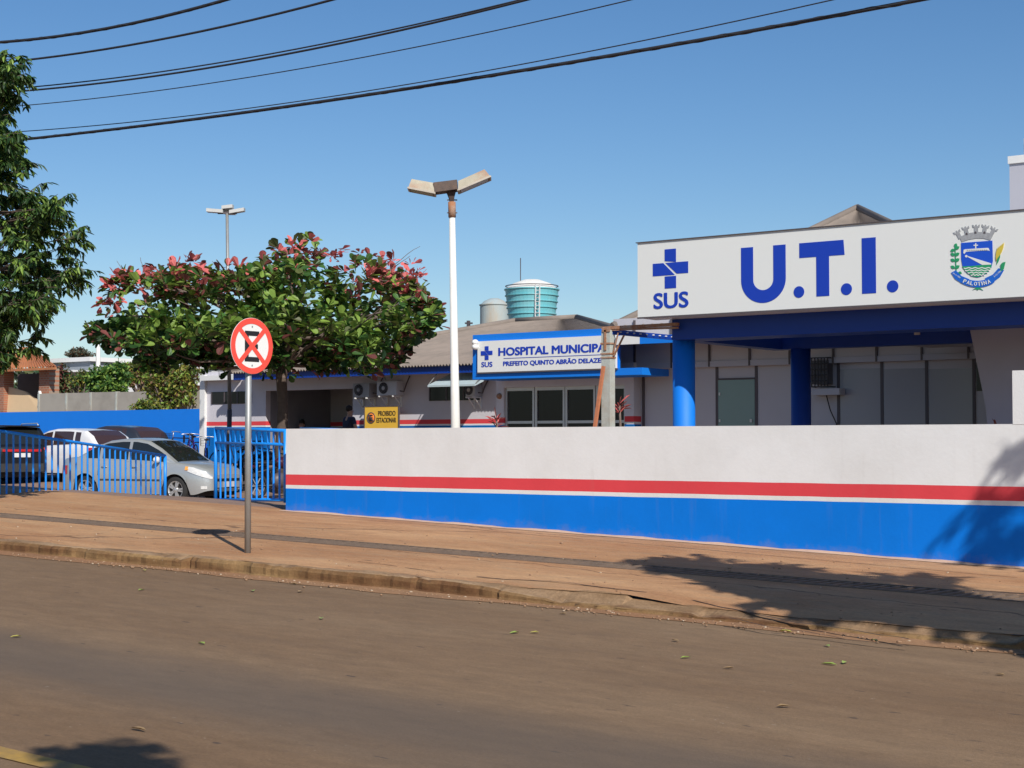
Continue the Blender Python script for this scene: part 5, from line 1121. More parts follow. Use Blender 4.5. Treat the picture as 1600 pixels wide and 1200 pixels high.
# background bushes and trees
def bush(name, label, px0, px1, pt, pb, Y, cols, seed, leaf=.16, n=1800, cat='bush', trunkpx=None, gaps=.5, shape=1, elong=1.0):
    rnd = random.Random(seed); cx = (px0+px1)/2; c = at(cx, (pt+pb)/2, Y); f = c.xy.length/FPX; right = Vector((math.cos(R(YAW)), math.sin(R(YAW)), 0)); dp = Vector((-right.y, right.x, 0))
    base = Vector((c.x, c.y, AZ(cx, pb, Y)-.8)); t = thing(name, label, cat, tuple(base)); rx = (px1-px0)/2*f; rz_ = (pb-pt)/2*f; cc = Vector((c.x, c.y, c.z))-base
    cr = MB(); wd_ = MB()
    cl = []
    for i in range(26):
        v = rv(rnd)*rnd.uniform(.35, .92); cl.append((cc+right*v.x*rx+dp*v.y*rx*.8+Vector((0, 0, v.z*rz_)), rnd.uniform(.22, .42)))
    for (p, s) in cl: limb(wd_, (0, 0, .3), p, .05, .015, rnd, .12, 4)
    for i in range(n):
        p, s = rnd.choice(cl); q = rv(rnd); q = p+(right*q.x*rx+dp*q.y*rx+Vector((0, 0, q.z*rz_)))*s*rnd.uniform(.5, 1)
        add_leaf(cr, q, rv(rnd)-Vector((0, 0, .3)), Vector((0, 0, 1))+rv(rnd)*.8, leaf*rnd.uniform(.7, 1.2), leaf*.5, rnd.randrange(len(cols)), shape)
    wd_.tube([(0, 0, -1.5), (0, 0, .3), cc], [.16, .12, .05], 8)
    wd_.build('trunk', M['twig'], t, fix=False); cr.build('crown', [L[c_] for c_ in cols], t, fix=False)
bush('bush', 'dark reddish bush next to the brick hut pillar', 76, 118, 568, 618, 52, ['wine', 'brown', 'olive', 'dark'], 1, .2, 1500)
bush('bush', 'dull olive bush between the reddish bush and the glossy green one', 108, 150, 578, 615, 50, ['olive', 'green', 'yellow'], 2, .18, 1200)
bush('bush', 'dense glossy dark green bush above the block wall', 136, 212, 568, 622, 48.6, ['green', 'lime', 'green', 'lime'], 3, .22, 3200)
bush('tree', 'yellow green tree top rising behind the glossy green bush', 192, 250, 556, 612, 54, ['olive', 'yellow', 'lime', 'brown'], 4, .2, 2000, 'tree')
bush('tree', 'autumn tinted small tree with pale trunk beside the hospital end wall', 222, 314, 553, 642, 46.2, ['olive', 'yellow', 'lime', 'brown', 'lime', 'yellow'], 5, .2, 4200, 'tree')
bush('bush', 'low lime green shrub drooping over the blue wall top', 206, 250, 622, 648, 45, ['lime', 'yellow', 'olive'], 6, .18, 900)
bush('tree', 'hazy brown round tree far away beside the pale pole', 98, 146, 543, 562, 190, ['far', 'far', 'brown'], 7, .5, 1500, 'tree')
mb = MB(); rr_ = random.Random(8)
for i in range(9000):
    px = rr_.uniform(-40, 760); Y = rr_.uniform(240, 300); hpx = 582-6*abs(noise1(px*.03, 2))-4*abs(noise1(px*.11)); p = at(px, rr_.uniform(hpx, 640), Y)
    add_leaf(mb, p, rv(rr_), rv(rr_), 1.8, 1.4, rr_.randrange(3), 1)
struct(mb.build('distant_trees', [L['far'], L['dark'], L['olive']], fix=False), 'stuff')

# red leaved plants behind the wall
def redplant(px, py, Y, label, s, m):
    rnd = random.Random(int(px)); b = at(px, py, Y); t = thing('cordyline_plant', label, 'plant', (b.x, b.y, b.z-.9))
    MB().tube([(0, 0, -.3), (.02, 0, .5), (0, 0, .88)], [.03, .025, .02], 8).build('stem', M['twig'], t)
    mb = MB()
    for i in range(18): d = rv(rnd); d.z = abs(d.z)*.9+.1; add_leaf(mb, Vector((0, 0, rnd.uniform(.7, .92))), d, Vector((0, 0, 1))+rv(rnd)*.3, s*rnd.uniform(.5, 1.1)*.8, .035, rnd.randrange(2), 0)
    mb.build('leaves', [L[m], L['wine']], t, fix=False)
redplant(776, 655, 27.5, 'red leaved plant beside the left end of the glass entrance', .38, 'red')
redplant(968, 632, 27.0, 'pink leaved plant in front of the glass right of the concrete post', .34, 'red')
redplant(1556, 668, 21.0, 'dark purple leaved plant poking above the wall near the right pillar', .2, 'wine')

# ---------------------------------------------------------------- gates
def gate(name, label, pts_top, pts_bot, nb, extra=None, r=.014, end=True):
    """pts: left and right corners as 3D points"""
    A, B = pts_bot; C, D = pts_top; t = thing(name, label, 'gate', tuple(A)); o = Vector(A); A, B, C, D = [Vector(p)-o for p in (A, B, C, D)]
    MB().tube([C, D], r*1.5, 10).build('top_rail', M['blue_metal'], t); MB().tube([A, B], r*1.5, 10).build('bottom_rail', M['blue_metal'], t)
    for (p, q) in ((A, C), (B, D)): MB().tube([p-Vector((0, 0, .04)), q], r*1.7, 10).build('gate_post', M['blue_metal'], t)
    for i in range(1, nb): u = i/nb; MB().tube([A.lerp(B, u), C.lerp(D, u)], r*.95, 8, caps=False).build('bar', M['blue_metal'], t)
    if extra is not None:
        MB().tube([A.lerp(C, extra), B.lerp(D, extra)], r*1.3, 10).build('middle_rail', M['blue_metal'], t)
    return t
dl, dr_ = 24.5, 29.5
gl0 = atd(-45, 667, dl-.9); gb0 = atd(-45, 773, dl-.9); gl1 = atd(258, 712, dr_); gb1 = atd(258, 786, dr_)
gate('gate', 'open blue barred gate leaf on the left in front of the parked silver car', (gl0, gl1), (gb0, gb1), 33, r=.017)
q0, q1 = 25.4, 22.6
gate('gate', 'blue barred gate leaf with extra middle rail beside the end of the striped wall', (atd(337, 669, q0), atd(446, 673, q1)), (atd(337, 781, q0), atd(446, 781, q1)), 13, extra=.80, r=.017)
hr = thing('handrail', 'blue ramp handrail showing just above the striped wall near the seated people', 'handrail', tuple(at(470, 669, 27))); a = Vector((0, 0, 0)); b = at(545, 672, 25)-hr.location
MB().tube([a, b], .03, 10).build('top_rail', M['blue_metal'], hr)
for i in range(4): p = a.lerp(b, i/3); MB().tube([p, p-Vector((0, 0, 1.0))], .025, 8).build('rail_post', M['blue_metal'], hr)

# ---------------------------------------------------------------- cars
def wheel(par, x, y, r, side, rimm):
    t = MB(); wv = .10
    t.lathe((x, y, r), [(r*.62, -wv*.9), (r*.93, -wv), (r, -wv*.6), (r, wv*.6), (r*.93, wv), (r*.62, wv*.9)], 32, 'y'); w_ = t.build('wheel', M['rubber'], par)
    yo = y+side*wv*.7
    mb = MB(); mb.lathe((x, yo, r), [(r*.66, side*.03), (r*.62, side*.03), (r*.58, 0), (r*.58, -side*.06)], 32, 'y')
    for i in range(10):
        a0 = (i//2)*2*math.pi/5+(.16 if i % 2 else -.16); c_, s_ = math.cos(a0), math.sin(a0)
        mb.bar((x+c_*.04, yo+side*.018, r+s_*.04), (x+c_*r*.6, yo+side*.018, r+s_*r*.6), .035, .035)
    mb.lathe((x, yo, r), [(.001, side*.035), (.05, side*.035), (.07, side*.01)], 14, 'y'); mb.build('rim', rimm, w_)
    MB().lathe((x, yo-side*.03, r), [(.001, 0), (r*.62, 0)], 24, 'y').build('brake_disc', M['dark'], w_)
def car(name, label, loc, head, Ln, W, H, paint, top, belt_w, gh, wheels, wr, kind, glass, lights='front', clad=None):
    """top: list (x,z) of hood/belt/boot line; gh: dict of greenhouse x stations"""
    t = thing(name, label, 'car', loc, head, 'cars in the car park')
    hl = Ln/2; A_ = .55
    xs = sorted(set([round(-hl+A_*(1-math.cos(i*math.pi/2/9)), 4) for i in range(10)]+[round(hl-A_*(1-math.cos(i*math.pi/2/9)), 4) for i in range(10)]+[round(x, 4) for x in rng(-hl+A_, hl-A_, .055)]))
    def hw(x):
        d = hl-abs(x); return W/2*(1 if d >= A_ else .66+.34*math.sqrt(max(0, 1-((A_-d)/A_)**2)))
    def zt(x): return interp(top, x)
    ra = wr*1.17
    def zb(x):
        z = .2+.10*smooth((abs(x)-(hl-.4))/.4)
        for wx in wheels:
            dx = abs(x-wx)
            if dx < ra: z = max(z, wr+math.sqrt(ra*ra-dx*dx)-.0)
        return z
    prof = [(0, .955), (.18, .985), (.45, 1.0), (.7, .99), (.86, .965), (.95, .93), (1, .88)]
    def sy(x, z):
        b, tp = .2, zt(x); u = (z-b)/(tp-b); return hw(x)*interp(prof, u)
    rows = []
    for x in xs:
        b, tp = zb(x), zt(x); b = min(b, tp-.08); zz = [b, lerp(b, tp, .12), lerp(b, tp, .3), lerp(b, tp, .5), lerp(b, tp, .68), lerp(b, tp, .82), lerp(b, tp, .93), tp]
        r_ = [(x, sy(x, z), z) for z in zz]; yt = r_[-1][1]; r_ += [(x, yt*.93, tp+.015), (x, yt*.6, tp+.035), (x, 0, tp+.045)]
        rows.append(r_)
    mb = MB(); nr = len(rows[0])
    for s in (1, -1):
        vs = [(x, y*s, z) for r_ in rows for (x, y, z) in r_]
        mb.add(vs, [(i*nr+j, (i+1)*nr+j, (i+1)*nr+j+1, i*nr+j+1) for i in range(len(rows)-1) for j in range(nr-1)], True)
    for r_ in (rows[0], rows[-1]): mb.add([(x, y, z) for x, y, z in r_]+[(x, -y, z) for x, y, z in r_[::-1][1:]], [tuple(range(2*nr-1))], False)
    body = mb.build('body', paint, t)
    MB().box(-hl+.3, hl-.3, -W/2+.12, W/2-.12, .16, .75).build('underbody', M['dark'], t)
    # wheel-arch liner
    # greenhouse
    G = gh; zr = G['roof']; 
    gx = sorted(set([round(v, 3) for v in rng(G['xr'], G['xf'], .04)]+[G['rr'], G['rf']]))
    def zg(x):
        return interp(zr, x)
    grp = {}
    def put(k, vs, f): grp.setdefault(k, MB()).add(vs, [f], True)
    R2 = []
    for x in gx:
        z0 = zt(x)-.01; z1 = max(zg(x), z0+.015); hgt = (z1-z0)/(H-z0); wb = min(sy(x, zt(x))*.985, W/2*belt_w)
        wt = lerp(wb, W/2*G['wt'], min(1, hgt)); R2.append([(x, wb, z0), (x, lerp(wb, wt, .06), lerp(z0, z1, .06)), (x, lerp(wb, wt, .5)+.012, lerp(z0, z1, .5)), (x, lerp(wb, wt, .86), lerp(z0, z1, .87)), (x, wt*.965, z1-.012), (x, wt*.86, z1+.004), (x, wt*.45, z1+.018), (x, 0, z1+.024)])
    for i in range(len(gx)-1):
        xm = (gx[i]+gx[i+1])/2
        for s in (1, -1):
            for j in range(7):
                ws = G['rf'] < xm < G['xf']; bk = G['xr'] < xm < G['rr']
                if j >= 5 and ws: key = 'windscreen'
                elif j >= 5 and bk: key = 'rear_window'
                elif j in (1, 2) and not any(a < xm < b for a, b in G['pillars']): key = 'side_window_' + ('l' if s > 0 else 'r') + str(sum(1 for a, b in G['pillars'] if xm > b))
                else: key = 'cabin'
                a, b, c, d = R2[i][j], R2[i+1][j], R2[i+1][j+1], R2[i][j+1]
                put(key, [(p[0], p[1]*s, p[2]) for p in (a, b, c, d)], (0, 1, 2, 3))
    for k, m_ in grp.items():
        gl_ = k != 'cabin'; nm = 'side_window' if k.startswith('side') else ('roof' if k == 'cabin' else k)
        m_.build(nm, glass if gl_ else paint, t)
    for x in wheels:
        for s in (1, -1): wheel(t, x, s*(W/2-.13), wr, s, M['alu'])
    def patch(nm, x0, x1, zf0, zf1, m, sides=(1, -1), off=.006, n=10, par=None):
        for s in sides:
            mbp = MB(); vs = []
            for i in range(n+1):
                x = lerp(x0, x1, i/n); za, zb_ = (zf0(x) if callable(zf0) else zf0), (zf1(x) if callable(zf1) else zf1)
                e = off; ex = .004*(1 if x > 0 else -1)*(1 if abs(x) > hl-.5 else 0)
                for q in range(5): z = lerp(za, zb_, q/4); vs.append((x+ex, s*(sy(x, z)+e), z))
            mbp.add(vs, [(i*5+q, (i+1)*5+q, (i+1)*5+q+1, i*5+q+1) for i in range(n) for q in range(4)], True); mbp.build(nm, m, par or t, fix=False)
    dz0 = .3
    return t, patch, zt, sy, hl
def paint(name, c, metal=.6, rough=.3): return mat(name, c, rough, .04, 2, metal=metal, coat=.6)
# silver sedan
sil = paint('silver_paint', (.46, .48, .475), .45, .3)
Lc, Wc, Hc = 4.2, 1.67, 1.46
top = [(-2.1, .78), (-2.06, .93), (-1.98, .99), (-1.5, 1.01), (-.9, .99), (0, .95), (.75, .93), (1.2, .91), (1.7, .85), (1.98, .75), (2.1, .62)]
gh = dict(roof=[(-1.62, 1.0), (-1.15, 1.27), (-.75, 1.405), (-.35, 1.45), (.05, 1.45), (.35, 1.40), (.7, 1.23), (1.22, .90)], xr=-1.62, xf=1.22, rr=-.85, rf=.36, wt=.72,
          pillars=[(-3, -1.28), (-.93, -.86), (-.16, -.07), (.84, 3)])
fa = at(245, 690, 25.0); fgz = EYE-1.39
hd = R(12)
ct, patch, zt_, sy_, hl = car('parked_car', 'silver sedan facing right, parked behind the blue gate', (fa.x-.15, 25.0, fgz), hd, Lc, Wc, Hc, sil, top, .9, gh, (-1.27, 1.24), .305, 'sedan', M['glass'])
M['seam'] = mat('seam', (.05, .05, .05), .6)
for x in (-.90, -.10, .88): patch('door_seam', x-.006, x+.006, .30 if x > -.8 else .62, lambda x: zt_(x)-.02, M['seam'], n=1, off=.003)
patch('rubbing_strip', -.85, .86, .50, .54, M['seam'])
M['headlight'] = mat('headlight_glass', (.62, .62, .60), .12, .25, 25, spec=.8)
M['amber'] = mat('amber_lens', (.75, .35, .08), .2)
M['taillight'] = mat('red_lens', (.45, .012, .015), .15, .2, 20, spec=.7)
patch('headlight', 1.58, 2.09, lambda x: lerp(.72, .55, (x-1.58)/.51), lambda x: zt_(x)-.035, M['headlight'], n=14, off=.012)
patch('indicator', 1.50, 1.60, .75, lambda x: zt_(x)-.035, M['amber'], n=3, off=.012)
patch('taillight', -2.06, -1.8, .64, .84, M['taillight'], n=8, off=.01)
patch('fog_lamp', 1.9, 2.02, .33, .40, M['headlight'], n=5, off=.008)
for s in (-1, 1):
    for x in (-.72, .10): 
        MB().ell((x, s*(sy_(x, .82)+.02), .82), .085, .025, .022).build('door_handle', sil, ct)
    MB().ell((.78, s*(Wc/2+.04), .98), .07, .11, .075).build('mirror', M['white_plastic'], ct)
    patch('arch_trim', .93, 1.56, lambda x: .305+math.sqrt(max(0, .357**2-(x-1.24)**2)), lambda x: .33+math.sqrt(max(0, .39**2-(x-1.24)**2)), sil, sides=(s,), n=18, off=.016)
    patch('arch_trim', -1.58, -.95, lambda x: .305+math.sqrt(max(0, .357**2-(x+1.27)**2)), lambda x: .33+math.sqrt(max(0, .39**2-(x+1.27)**2)), sil, sides=(s,), n=18, off=.016)
mb = MB(); mb.box(hl-.004, hl+.012, -.45, .45, .50, .56); mb.box(hl-.004, hl+.008, -.38, .38, .26, .35); mb.build('grille', M['black'], ct)
mb = MB()
for z in (.275, .30, .325): mb.box(hl, hl+.018, -.38, .38, z, z+.008)
mb.build('grille_slat', sil, ct)
MB().box(hl+.002, hl+.03, -.52, .52, .36, .49).build('bumper', sil, ct)
MB().box(hl+.031, hl+.04, -.2, .2, .37, .49).build('number_plate', mat('plate', (.55, .55, .55), .4, .2, 40), ct)
mb = MB(); mb.ell((.45, -.35, .95), .1, .05, .12); mb.ell((.2, .35, 1.15), .09, .12, .14); mb.build('seat', M['dark'], ct)
# cars seen from behind
def rear_car(label, px, py, Y, Ln, Wd_, H, pm, topl, ghd, lamp, glassm, rot=0, wr=.32, dz=0):
    a = at(px, py, Y); return car('parked_car', label, (a.x, Y, lotz(a.x, Y)+dz), R(180+rot), Ln, Wd_, H, pm, topl, .91, ghd, (-Ln*.31, Ln*.31), wr, 'hatch', glassm)
def hatch_gh(Ln, H, b): h = Ln/2; return dict(roof=[(-h+.12, b), (-h+.32, lerp(b, H, .55)), (-h+.62, H-.06), (-h+1.3, H-.01), (0, H), (.35, H-.05), (.75, lerp(b, H, .62)), (1.25, b-.05)], xr=-h+.12, xf=1.25, rr=-h+.62, rf=.38, wt=.76, pillars=[(-9, -h+.75), (-.95, -.86), (.02, .1), (.9, 9)])
blk = mat('black_paint', (.010, .010, .013), .25, .05, 2, spec=.35); wht = paint('white_car_paint', (.72, .72, .72), .0, .3); gry = paint('dark_grey_paint', (.055, .058, .07), .5, .28)
SL = 4.4; tops = [(-2.2, .85), (-2.15, 1.05), (-1.9, 1.10), (0, 1.08), (1.0, 1.05), (1.8, .98), (2.1, .82), (2.2, .6)]
g2 = hatch_gh(SL, 1.66, 1.09)
c1, p1, z1_, s1_, h1 = rear_car('black sport utility vehicle seen from behind at the far left', 4, 690, 29.6, SL, 1.82, 1.66, blk, tops, g2, 0, M['glass'], wr=.35, rot=-22)
p1('taillight', -2.17, -1.88, .88, 1.02, M['taillight'], n=8, off=.014)
mb = MB(); mb.box(-h1-.02, -h1+.01, -.55, .55, .9, .97); mb.build('taillight_strip', M['taillight'], c1)
MB().box(-h1-.03, -h1, -.24, .24, .74, .86).build('number_plate', mat('plate_white', (.6, .6, .6), .4), c1)
MB().box(-h1-.04, -h1+.1, -.62, .62, .32, .56).build('bumper', mat('bumper_grey', (.02, .02, .02), .7), c1)
for s in (-1, 1): MB().tube([(-1.6, s*.62, 1.66), (-1.5, s*.62, 1.72), (.2, s*.62, 1.72), (.35, s*.62, 1.65)], .018, 8).build('roof_rail', M['alu'], c1)
MB().box(-h1+.35, -h1+.62, -.6, .6, 1.62, 1.66).build('spoiler', blk, c1)
WL = 3.9; topw = [(-1.95, .8), (-1.9, .98), (-1.6, 1.03), (0, .98), (.9, .93), (1.5, .82), (1.85, .68), (1.95, .55)]
c2, p2, z2_, s2_, h2 = rear_car('white hatchback with tinted rear window between the black and silver cars', 115, 690, 30.3, WL, 1.68, 1.47, wht, topw, hatch_gh(WL, 1.47, .99), 0, M['glass_brown'], wr=.30, dz=.02)
p2('taillight', -1.93, -1.62, .80, .93, M['taillight'], n=8, off=.012)
MB().box(-h2-.025, -h2, -.22, .22, .5, .61).build('number_plate', M['offwhite'], c2)
c3, p3, z3_, s3_, h3 = rear_car('dark grey hatchback farthest back, roof showing above the silver sedan', 185, 690, 36.0, WL, 1.60, 1.42, gry, topw, hatch_gh(WL, 1.42, .97), 0, M['glass_brown'], wr=.30, dz=-.22)
p3('taillight', -1.93, -1.62, .80, .93, M['taillight'], n=8, off=.012)

# ---------------------------------------------------------------- bicycles and motorcycles
def bicycle(label, px, Y, head, c):
    a = at(px, 690, Y); t = thing('bicycle', label, 'bicycle', (a.x, Y, lotz(a.x, Y)), head, 'bicycles by the blue wall'); r = .33; m = mat('bike_paint', c, .4)
    for x in (-.52, .52):
        w_ = MB().tube([(x+r*math.cos(i*math.pi/14), 0, r+r*math.sin(i*math.pi/14)) for i in range(29)], .02, 6, caps=False).build('wheel', M['rubber'], t)
        mb = MB()
        for i in range(12): b_ = i*math.pi/6; mb.bar((x, 0, r), (x+r*math.cos(b_), 0, r+r*math.sin(b_)), .004)
        mb.build('spokes', M['alu'], w_)
    mb = MB()
    P_ = dict(bb=(-.08, 0, .28), st=(-.22, 0, .78), ht=(.36, 0, .80), hb=(.40, 0, .66), ra=(-.52, 0, .33), fa=(.52, 0, .33))
    for a_, b_ in (('bb', 'st'), ('st', 'ht'), ('bb', 'hb'), ('bb', 'ra'), ('st', 'ra'), ('hb', 'fa'), ('hb', 'ht')): mb.tube([P_[a_], P_[b_]], .017, 8)
    mb.build('frame', m, t)
    MB().tube([(-.22, 0, .78), (-.24, 0, .88)], .012, 8).build('seat_post', M['alu'], t); MB().ell((-.25, 0, .91), .13, .07, .035).build('saddle', M['black'], t)
    mb = MB(); mb.tube([(.36, 0, .80), (.34, 0, .98)], .014, 8); mb.tube([(.24, -.28, .98), (.34, -.1, 1.0), (.34, .1, 1.0), (.24, .28, .98)], .013, 8); mb.build('handlebar', M['alu'], t)
    mb = MB()
    for i in range(7): x = .42+.045*i; mb.bar((x, -.13, .72), (x, -.13, .95), .008); mb.bar((x, .13, .72), (x, .13, .95), .008)
    for z in (.72, .80, .88, .95): mb.bar((.42, -.13, z), (.69, -.13, z), .008); mb.bar((.42, .13, z), (.69, .13, z), .008); mb.bar((.69, -.13, z), (.69, .13, z), .008)
    mb.build('basket', M['black'], t)
bicycle('purple bicycle with basket leaning near the blue wall', 300, 34.2, R(150), (.18, .03, .45))
bicycle('dark bicycle left of the purple one by the blue wall', 286, 35.0, R(200), (.03, .03, .08))
bicycle('blue bicycle right of the purple one by the hospital corner', 322, 33.2, R(140), (.02, .10, .5))
bicycle('grey bicycle right of the lot lamp post', 372, 32.5, R(30), (.2, .2, .22))
def motorbike(label, px, Y, head, c):
    a = at(px, 690, Y); t = thing('motorcycle', label, 'motorcycle', (a.x, Y, lotz(a.x, Y)), head, 'motorcycles behind the gate'); r = .3; m = mat('moto_paint', c, .3)
    for x in (-.62, .66):
        w_ = MB().lathe((x, 0, r), [(r*.75, -.05), (r*.95, -.05), (r, 0), (r*.95, .05), (r*.75, .05)], 26, 'y').build('wheel', M['rubber'], t)
        mb = MB(); mb.lathe((x, 0, r), [(r*.74, -.02), (r*.74, .02)], 20, 'y')
        for i in range(6): b_ = i*math.pi/3; mb.bar((x, 0, r), (x+r*.74*math.cos(b_), 0, r+r*.74*math.sin(b_)), .02)
        mb.build('rim', M['alu'], w_)
    MB().ell((.14, 0, .82), .28, .14, .14).build('fuel_tank', m, t); mb = MB(); mb.ell((-.35, 0, .82), .36, .13, .06); mb.build('seat', M['black'], t)
    mb = MB(); mb.ell((.02, 0, .42), .22, .14, .18); mb.tube([(0, .12, .3), (-.4, .15, .25), (-.85, .15, .38)], .04, 8); mb.build('engine', M['joint'], t)
    mb = MB(); mb.tube([(.42, -.07, .95), (.66, -.07, .3)], .022, 8); mb.tube([(.42, .07, .95), (.66, .07, .3)], .022, 8); mb.build('fork', M['alu'], t)
    mb = MB(); mb.tube([(.28, -.36, 1.03), (.4, -.15, 1.0), (.4, .15, 1.0), (.28, .36, 1.03)], .015, 8); mb.build('handlebar', M['black'], t)
    for s in (-1, 1): MB().ell((.32, s*.3, 1.14), .02, .05, .035).build('mirror', M['black'], t)
    MB().ell((.52, 0, .88), .09, .09, .09).build('headlight', M['headlight'], t)
    mb = MB(); mb.tube([(.4, 0, .85), (-.1, 0, .7), (-.62, 0, .6), (-.62, 0, .32)], .03, 8); mb.tube([(.3, 0, .8), (.0, 0, .3), (-.62, 0, .3)], .03, 8); mb.build('frame', M['black'], t)
    mb = MB(); mb.ell((-.8, 0, .74), .16, .09, .05); mb.build('rear_fender', m, t)
motorbike('black motorcycle parked behind the barred gate left of the tree trunk', 412, 29.5, R(100), (.02, .02, .03))
motorbike('dark motorcycle close to the striped wall end behind the gate', 436, 26.5, R(80), (.05, .01, .02))
motorbike('motorcycle parked right of the lot lamp post behind the gate', 388, 31.5, R(120), (.03, .03, .03))

# ---------------------------------------------------------------- people
def skin_mesh(name, verts, edges, radii, m, parent, sub=2):
    me = bpy.data.meshes.new(name); me.from_pydata(verts, edges, []); o = bpy.data.objects.new(name, me); COL.objects.link(o)
    md = o.modifiers.new('s', 'SKIN'); sd = o.modifiers.new('u', 'SUBSURF'); sd.levels = sub; sd.render_levels = sub
    for i, r in enumerate(radii): me.skin_vertices[0].data[i].radius = (r[0], r[1]) if isinstance(r, tuple) else (r, r)
    me.skin_vertices[0].data[0].use_root = True
    dg = bpy.context.evaluated_depsgraph_get(); m2 = bpy.data.meshes.new_from_object(o.evaluated_get(dg)); bpy.data.objects.remove(o)
    m2.name = name; m2.materials.clear(); m2.materials.append(m)
    for p in m2.polygons: p.use_smooth = True
    o = bpy.data.objects.new(name, m2); COL.objects.link(o); o.parent = parent; return o
def person(label, loc, rz, seated, shirt, hairlong, lean=0.0):
    t = thing('person', label, 'person', loc, rz)
    z0 = .5 if seated else .95
    J = {}; J['pel'] = (0, 0, z0); J['waist'] = (0, -.01-lean*.3, z0+.2); J['chest'] = (0, -lean, z0+.4); J['neck'] = (0, -lean*1.2, z0+.55); J['head'] = (0, -lean*1.3-.01, z0+.66); J['crown'] = (0, -lean*1.3-.01, z0+.76)
    for s, n_ in ((-1, 'l'), (1, 'r')):
        J['sh'+n_] = (s*.19, -lean*1.1, z0+.48); J['el'+n_] = (s*.30, -lean*1.1-.02, z0+.22); J['wr'+n_] = (s*.20, -.25-lean, z0+.10); J['hd'+n_] = (s*.15, -.33-lean, z0+.08)
        if seated: J['hp'+n_] = (s*.1, -.03, z0-.03); J['kn'+n_] = (s*.13, -.45, z0-.02); J['an'+n_] = (s*.13, -.42, .08); J['ft'+n_] = (s*.14, -.6, .04)
        else: J['hp'+n_] = (s*.1, 0, z0-.07); J['kn'+n_] = (s*.11, -.02, .5); J['an'+n_] = (s*.12, .02, .08); J['ft'+n_] = (s*.13, -.14, .04)
    E = [('pel', 'waist'), ('waist', 'chest'), ('chest', 'neck'), ('neck', 'head'), ('head', 'crown')]
    for n_ in 'lr': E += [('chest', 'sh'+n_), ('sh'+n_, 'el'+n_), ('el'+n_, 'wr'+n_), ('wr'+n_, 'hd'+n_), ('pel', 'hp'+n_), ('hp'+n_, 'kn'+n_), ('kn'+n_, 'an'+n_), ('an'+n_, 'ft'+n_)]
    RR = dict(pel=.13, waist=.125, chest=.14, neck=.055, head=.095, crown=.075, sh=.062, el=.045, wr=.03, hd=.035, hp=.085, kn=.06, an=.04, ft=.04)
    keys = list(J); idx = {k: i for i, k in enumerate(keys)}; rad = [RR[k] if k in RR else RR[k[:-1]] for k in keys]
    skin_mesh('body', [J[k] for k in keys], [(idx[a], idx[b]) for a, b in E], rad, M['skin'], t)
    def cloth(nm, ks, es, sc, m):
        id2 = {k: i for i, k in enumerate(ks)}; skin_mesh(nm, [J[k] for k in ks], [(id2[a], id2[b]) for a, b in es], [(RR[k] if k in RR else RR[k[:-1]])*sc for k in ks], m, t)
    J['ml'] = tuple(lerp(a, b, .7) for a, b in zip(J['shl'], J['ell'])); J['mr'] = tuple(lerp(a, b, .7) for a, b in zip(J['shr'], J['elr'])); RR['m'] = .055; J['nk'] = (J['neck'][0], J['neck'][1], J['neck'][2]-.06); RR['nk'] = .08
    cloth('shirt', ['chest', 'waist', 'pel', 'shl', 'shr', 'ml', 'mr', 'nk'], [('pel', 'waist'), ('waist', 'chest'), ('chest', 'shl'), ('chest', 'shr'), ('shl', 'ml'), ('shr', 'mr'), ('chest', 'nk')], 1.17, shirt)
    cloth('trousers', ['pel', 'hpl', 'hpr', 'knl', 'knr', 'anl', 'anr'], [('pel', 'hpl'), ('pel', 'hpr'), ('hpl', 'knl'), ('hpr', 'knr'), ('knl', 'anl'), ('knr', 'anr')], 1.13, M['jean'])
    h = Vector(J['crown']); mb = MB(); mb.ell(h+Vector((0, .025, -.005)), .088, .10, .10 if not hairlong else .11)
    if hairlong: mb.ell(h+Vector((0, .06, -.12)), .10, .06, .16)
    mb.build('hair', M['hair'], t)
    hc = Vector(J['head']); mb = MB(); mb.ell(hc+Vector((0, -.10, .01)), .014, .02, .02, 8, 6)
    for s in (-1, 1): mb.ell(hc+Vector((s*.095, 0, .01)), .012, .02, .03, 8, 6)
    mb.build('nose_and_ears', M['skin'], t)
    mb = MB()
    for s in (-1, 1): mb.ell(hc+Vector((s*.032, -.088, .035)), .012, .008, .008, 8, 6)
    mb.build('eyes', M['black'], t)
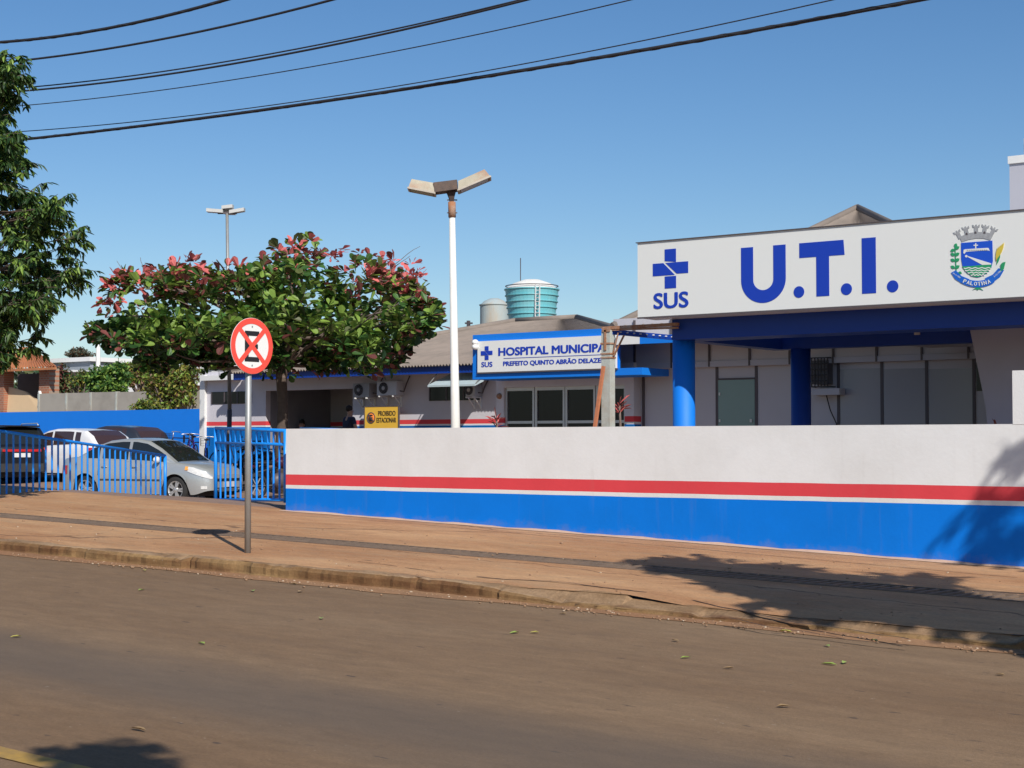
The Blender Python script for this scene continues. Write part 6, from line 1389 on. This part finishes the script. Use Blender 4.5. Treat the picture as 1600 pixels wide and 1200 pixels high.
    for s, n_ in ((-1, 'l'), (1, 'r')):
        w_ = Vector(J['hd'+n_]); mb = MB()
        for i, ln in enumerate((.06, .068, .064, .05)): mb.tube([w_+Vector(((i-1.5)*.018, -.02, 0)), w_+Vector(((i-1.5)*.02, -.02-ln*.6, -.005)), w_+Vector(((i-1.5)*.02, -.02-ln, -.03))], [.009, .008, .006], 6)
        mb.tube([w_+Vector((-s*.03, 0, 0)), w_+Vector((-s*.055, -.035, -.01))], [.01, .007], 6); mb.build('fingers', M['skin'], t)
    return t
mp_ = at(543, 690, 32.6); person('person in navy t-shirt seen from behind near the yellow board', (mp_.x, 32.6, lotz(mp_.x, 32.6)+.10), R(165), False, M['navy'], False, .05)
wp_ = at(472, 690, 36.3); person('person with dark hair seated in the hospital porch right of the tree trunk', (wp_.x, 36.3, fl2+.0), R(20), True, M['teal_cloth'], True, .02)
bn = thing('bench', 'low bench in the shaded hospital porch under the seated person', 'bench', (wp_.x, 36.45, fl2)); MB().box(-.8, .8, -.2, .2, .38, .44).build('seat', M['dark'], bn)
for x in (-.7, .7): MB().box(x-.03, x+.03, -.18, .18, 0, .378).build('leg', M['dark'], bn)

# ---------------------------------------------------------------- fallen leaves on the road
lv = [(320, 1008, 0), (502, 967, 0), (394, 924, 0), (843, 990, 1), (812, 990, 0), (1063, 1030, 0), (1308, 1041, 0), (1323, 1036, 0), (1213, 1106, 2), (35, 996, 1), (216, 924, 0), (472, 925, 2), (1290, 1010, 0), (1571, 1057, 2), (225, 892, 1), (662, 927, 1), (704, 930, 1), (886, 961, 2), (1238, 989, 1), (1372, 1004, 1), (465, 914, 2), (1050, 1002, 2), (1148, 1046, 2), (204, 1140, 2)]
rl = random.Random(9); FL = [leafmat('fallen_'+a, c, .2, .1) for a, c in (('green', (.28, .38, .08)), ('yellow', (.55, .50, .12)), ('brown', (.30, .2, .1)))]
for i, (px, py, k) in enumerate(lv):
    p = road_at(px, py); mb = MB(); a = rl.uniform(0, 6.28); add_leaf(mb, Vector((0, 0, .006)), Vector((math.cos(a), math.sin(a), .12)), Vector((0, 0, 1)), rl.uniform(.07, .12), rl.uniform(.03, .05), 0, 0)
    o = mb.build('fallen_leaf', FL[k], None, (p.x, p.y, g(p.x)+.004), fix=False)
    tag(o, ['small green leaf fallen on the dusty road', 'small yellow leaf fallen on the dusty road', 'small dry brown leaf fallen on the dusty road'][k], 'leaf', ['green leaves fallen on the road', 'yellow leaves fallen on the road', 'brown leaves fallen on the road'][k])
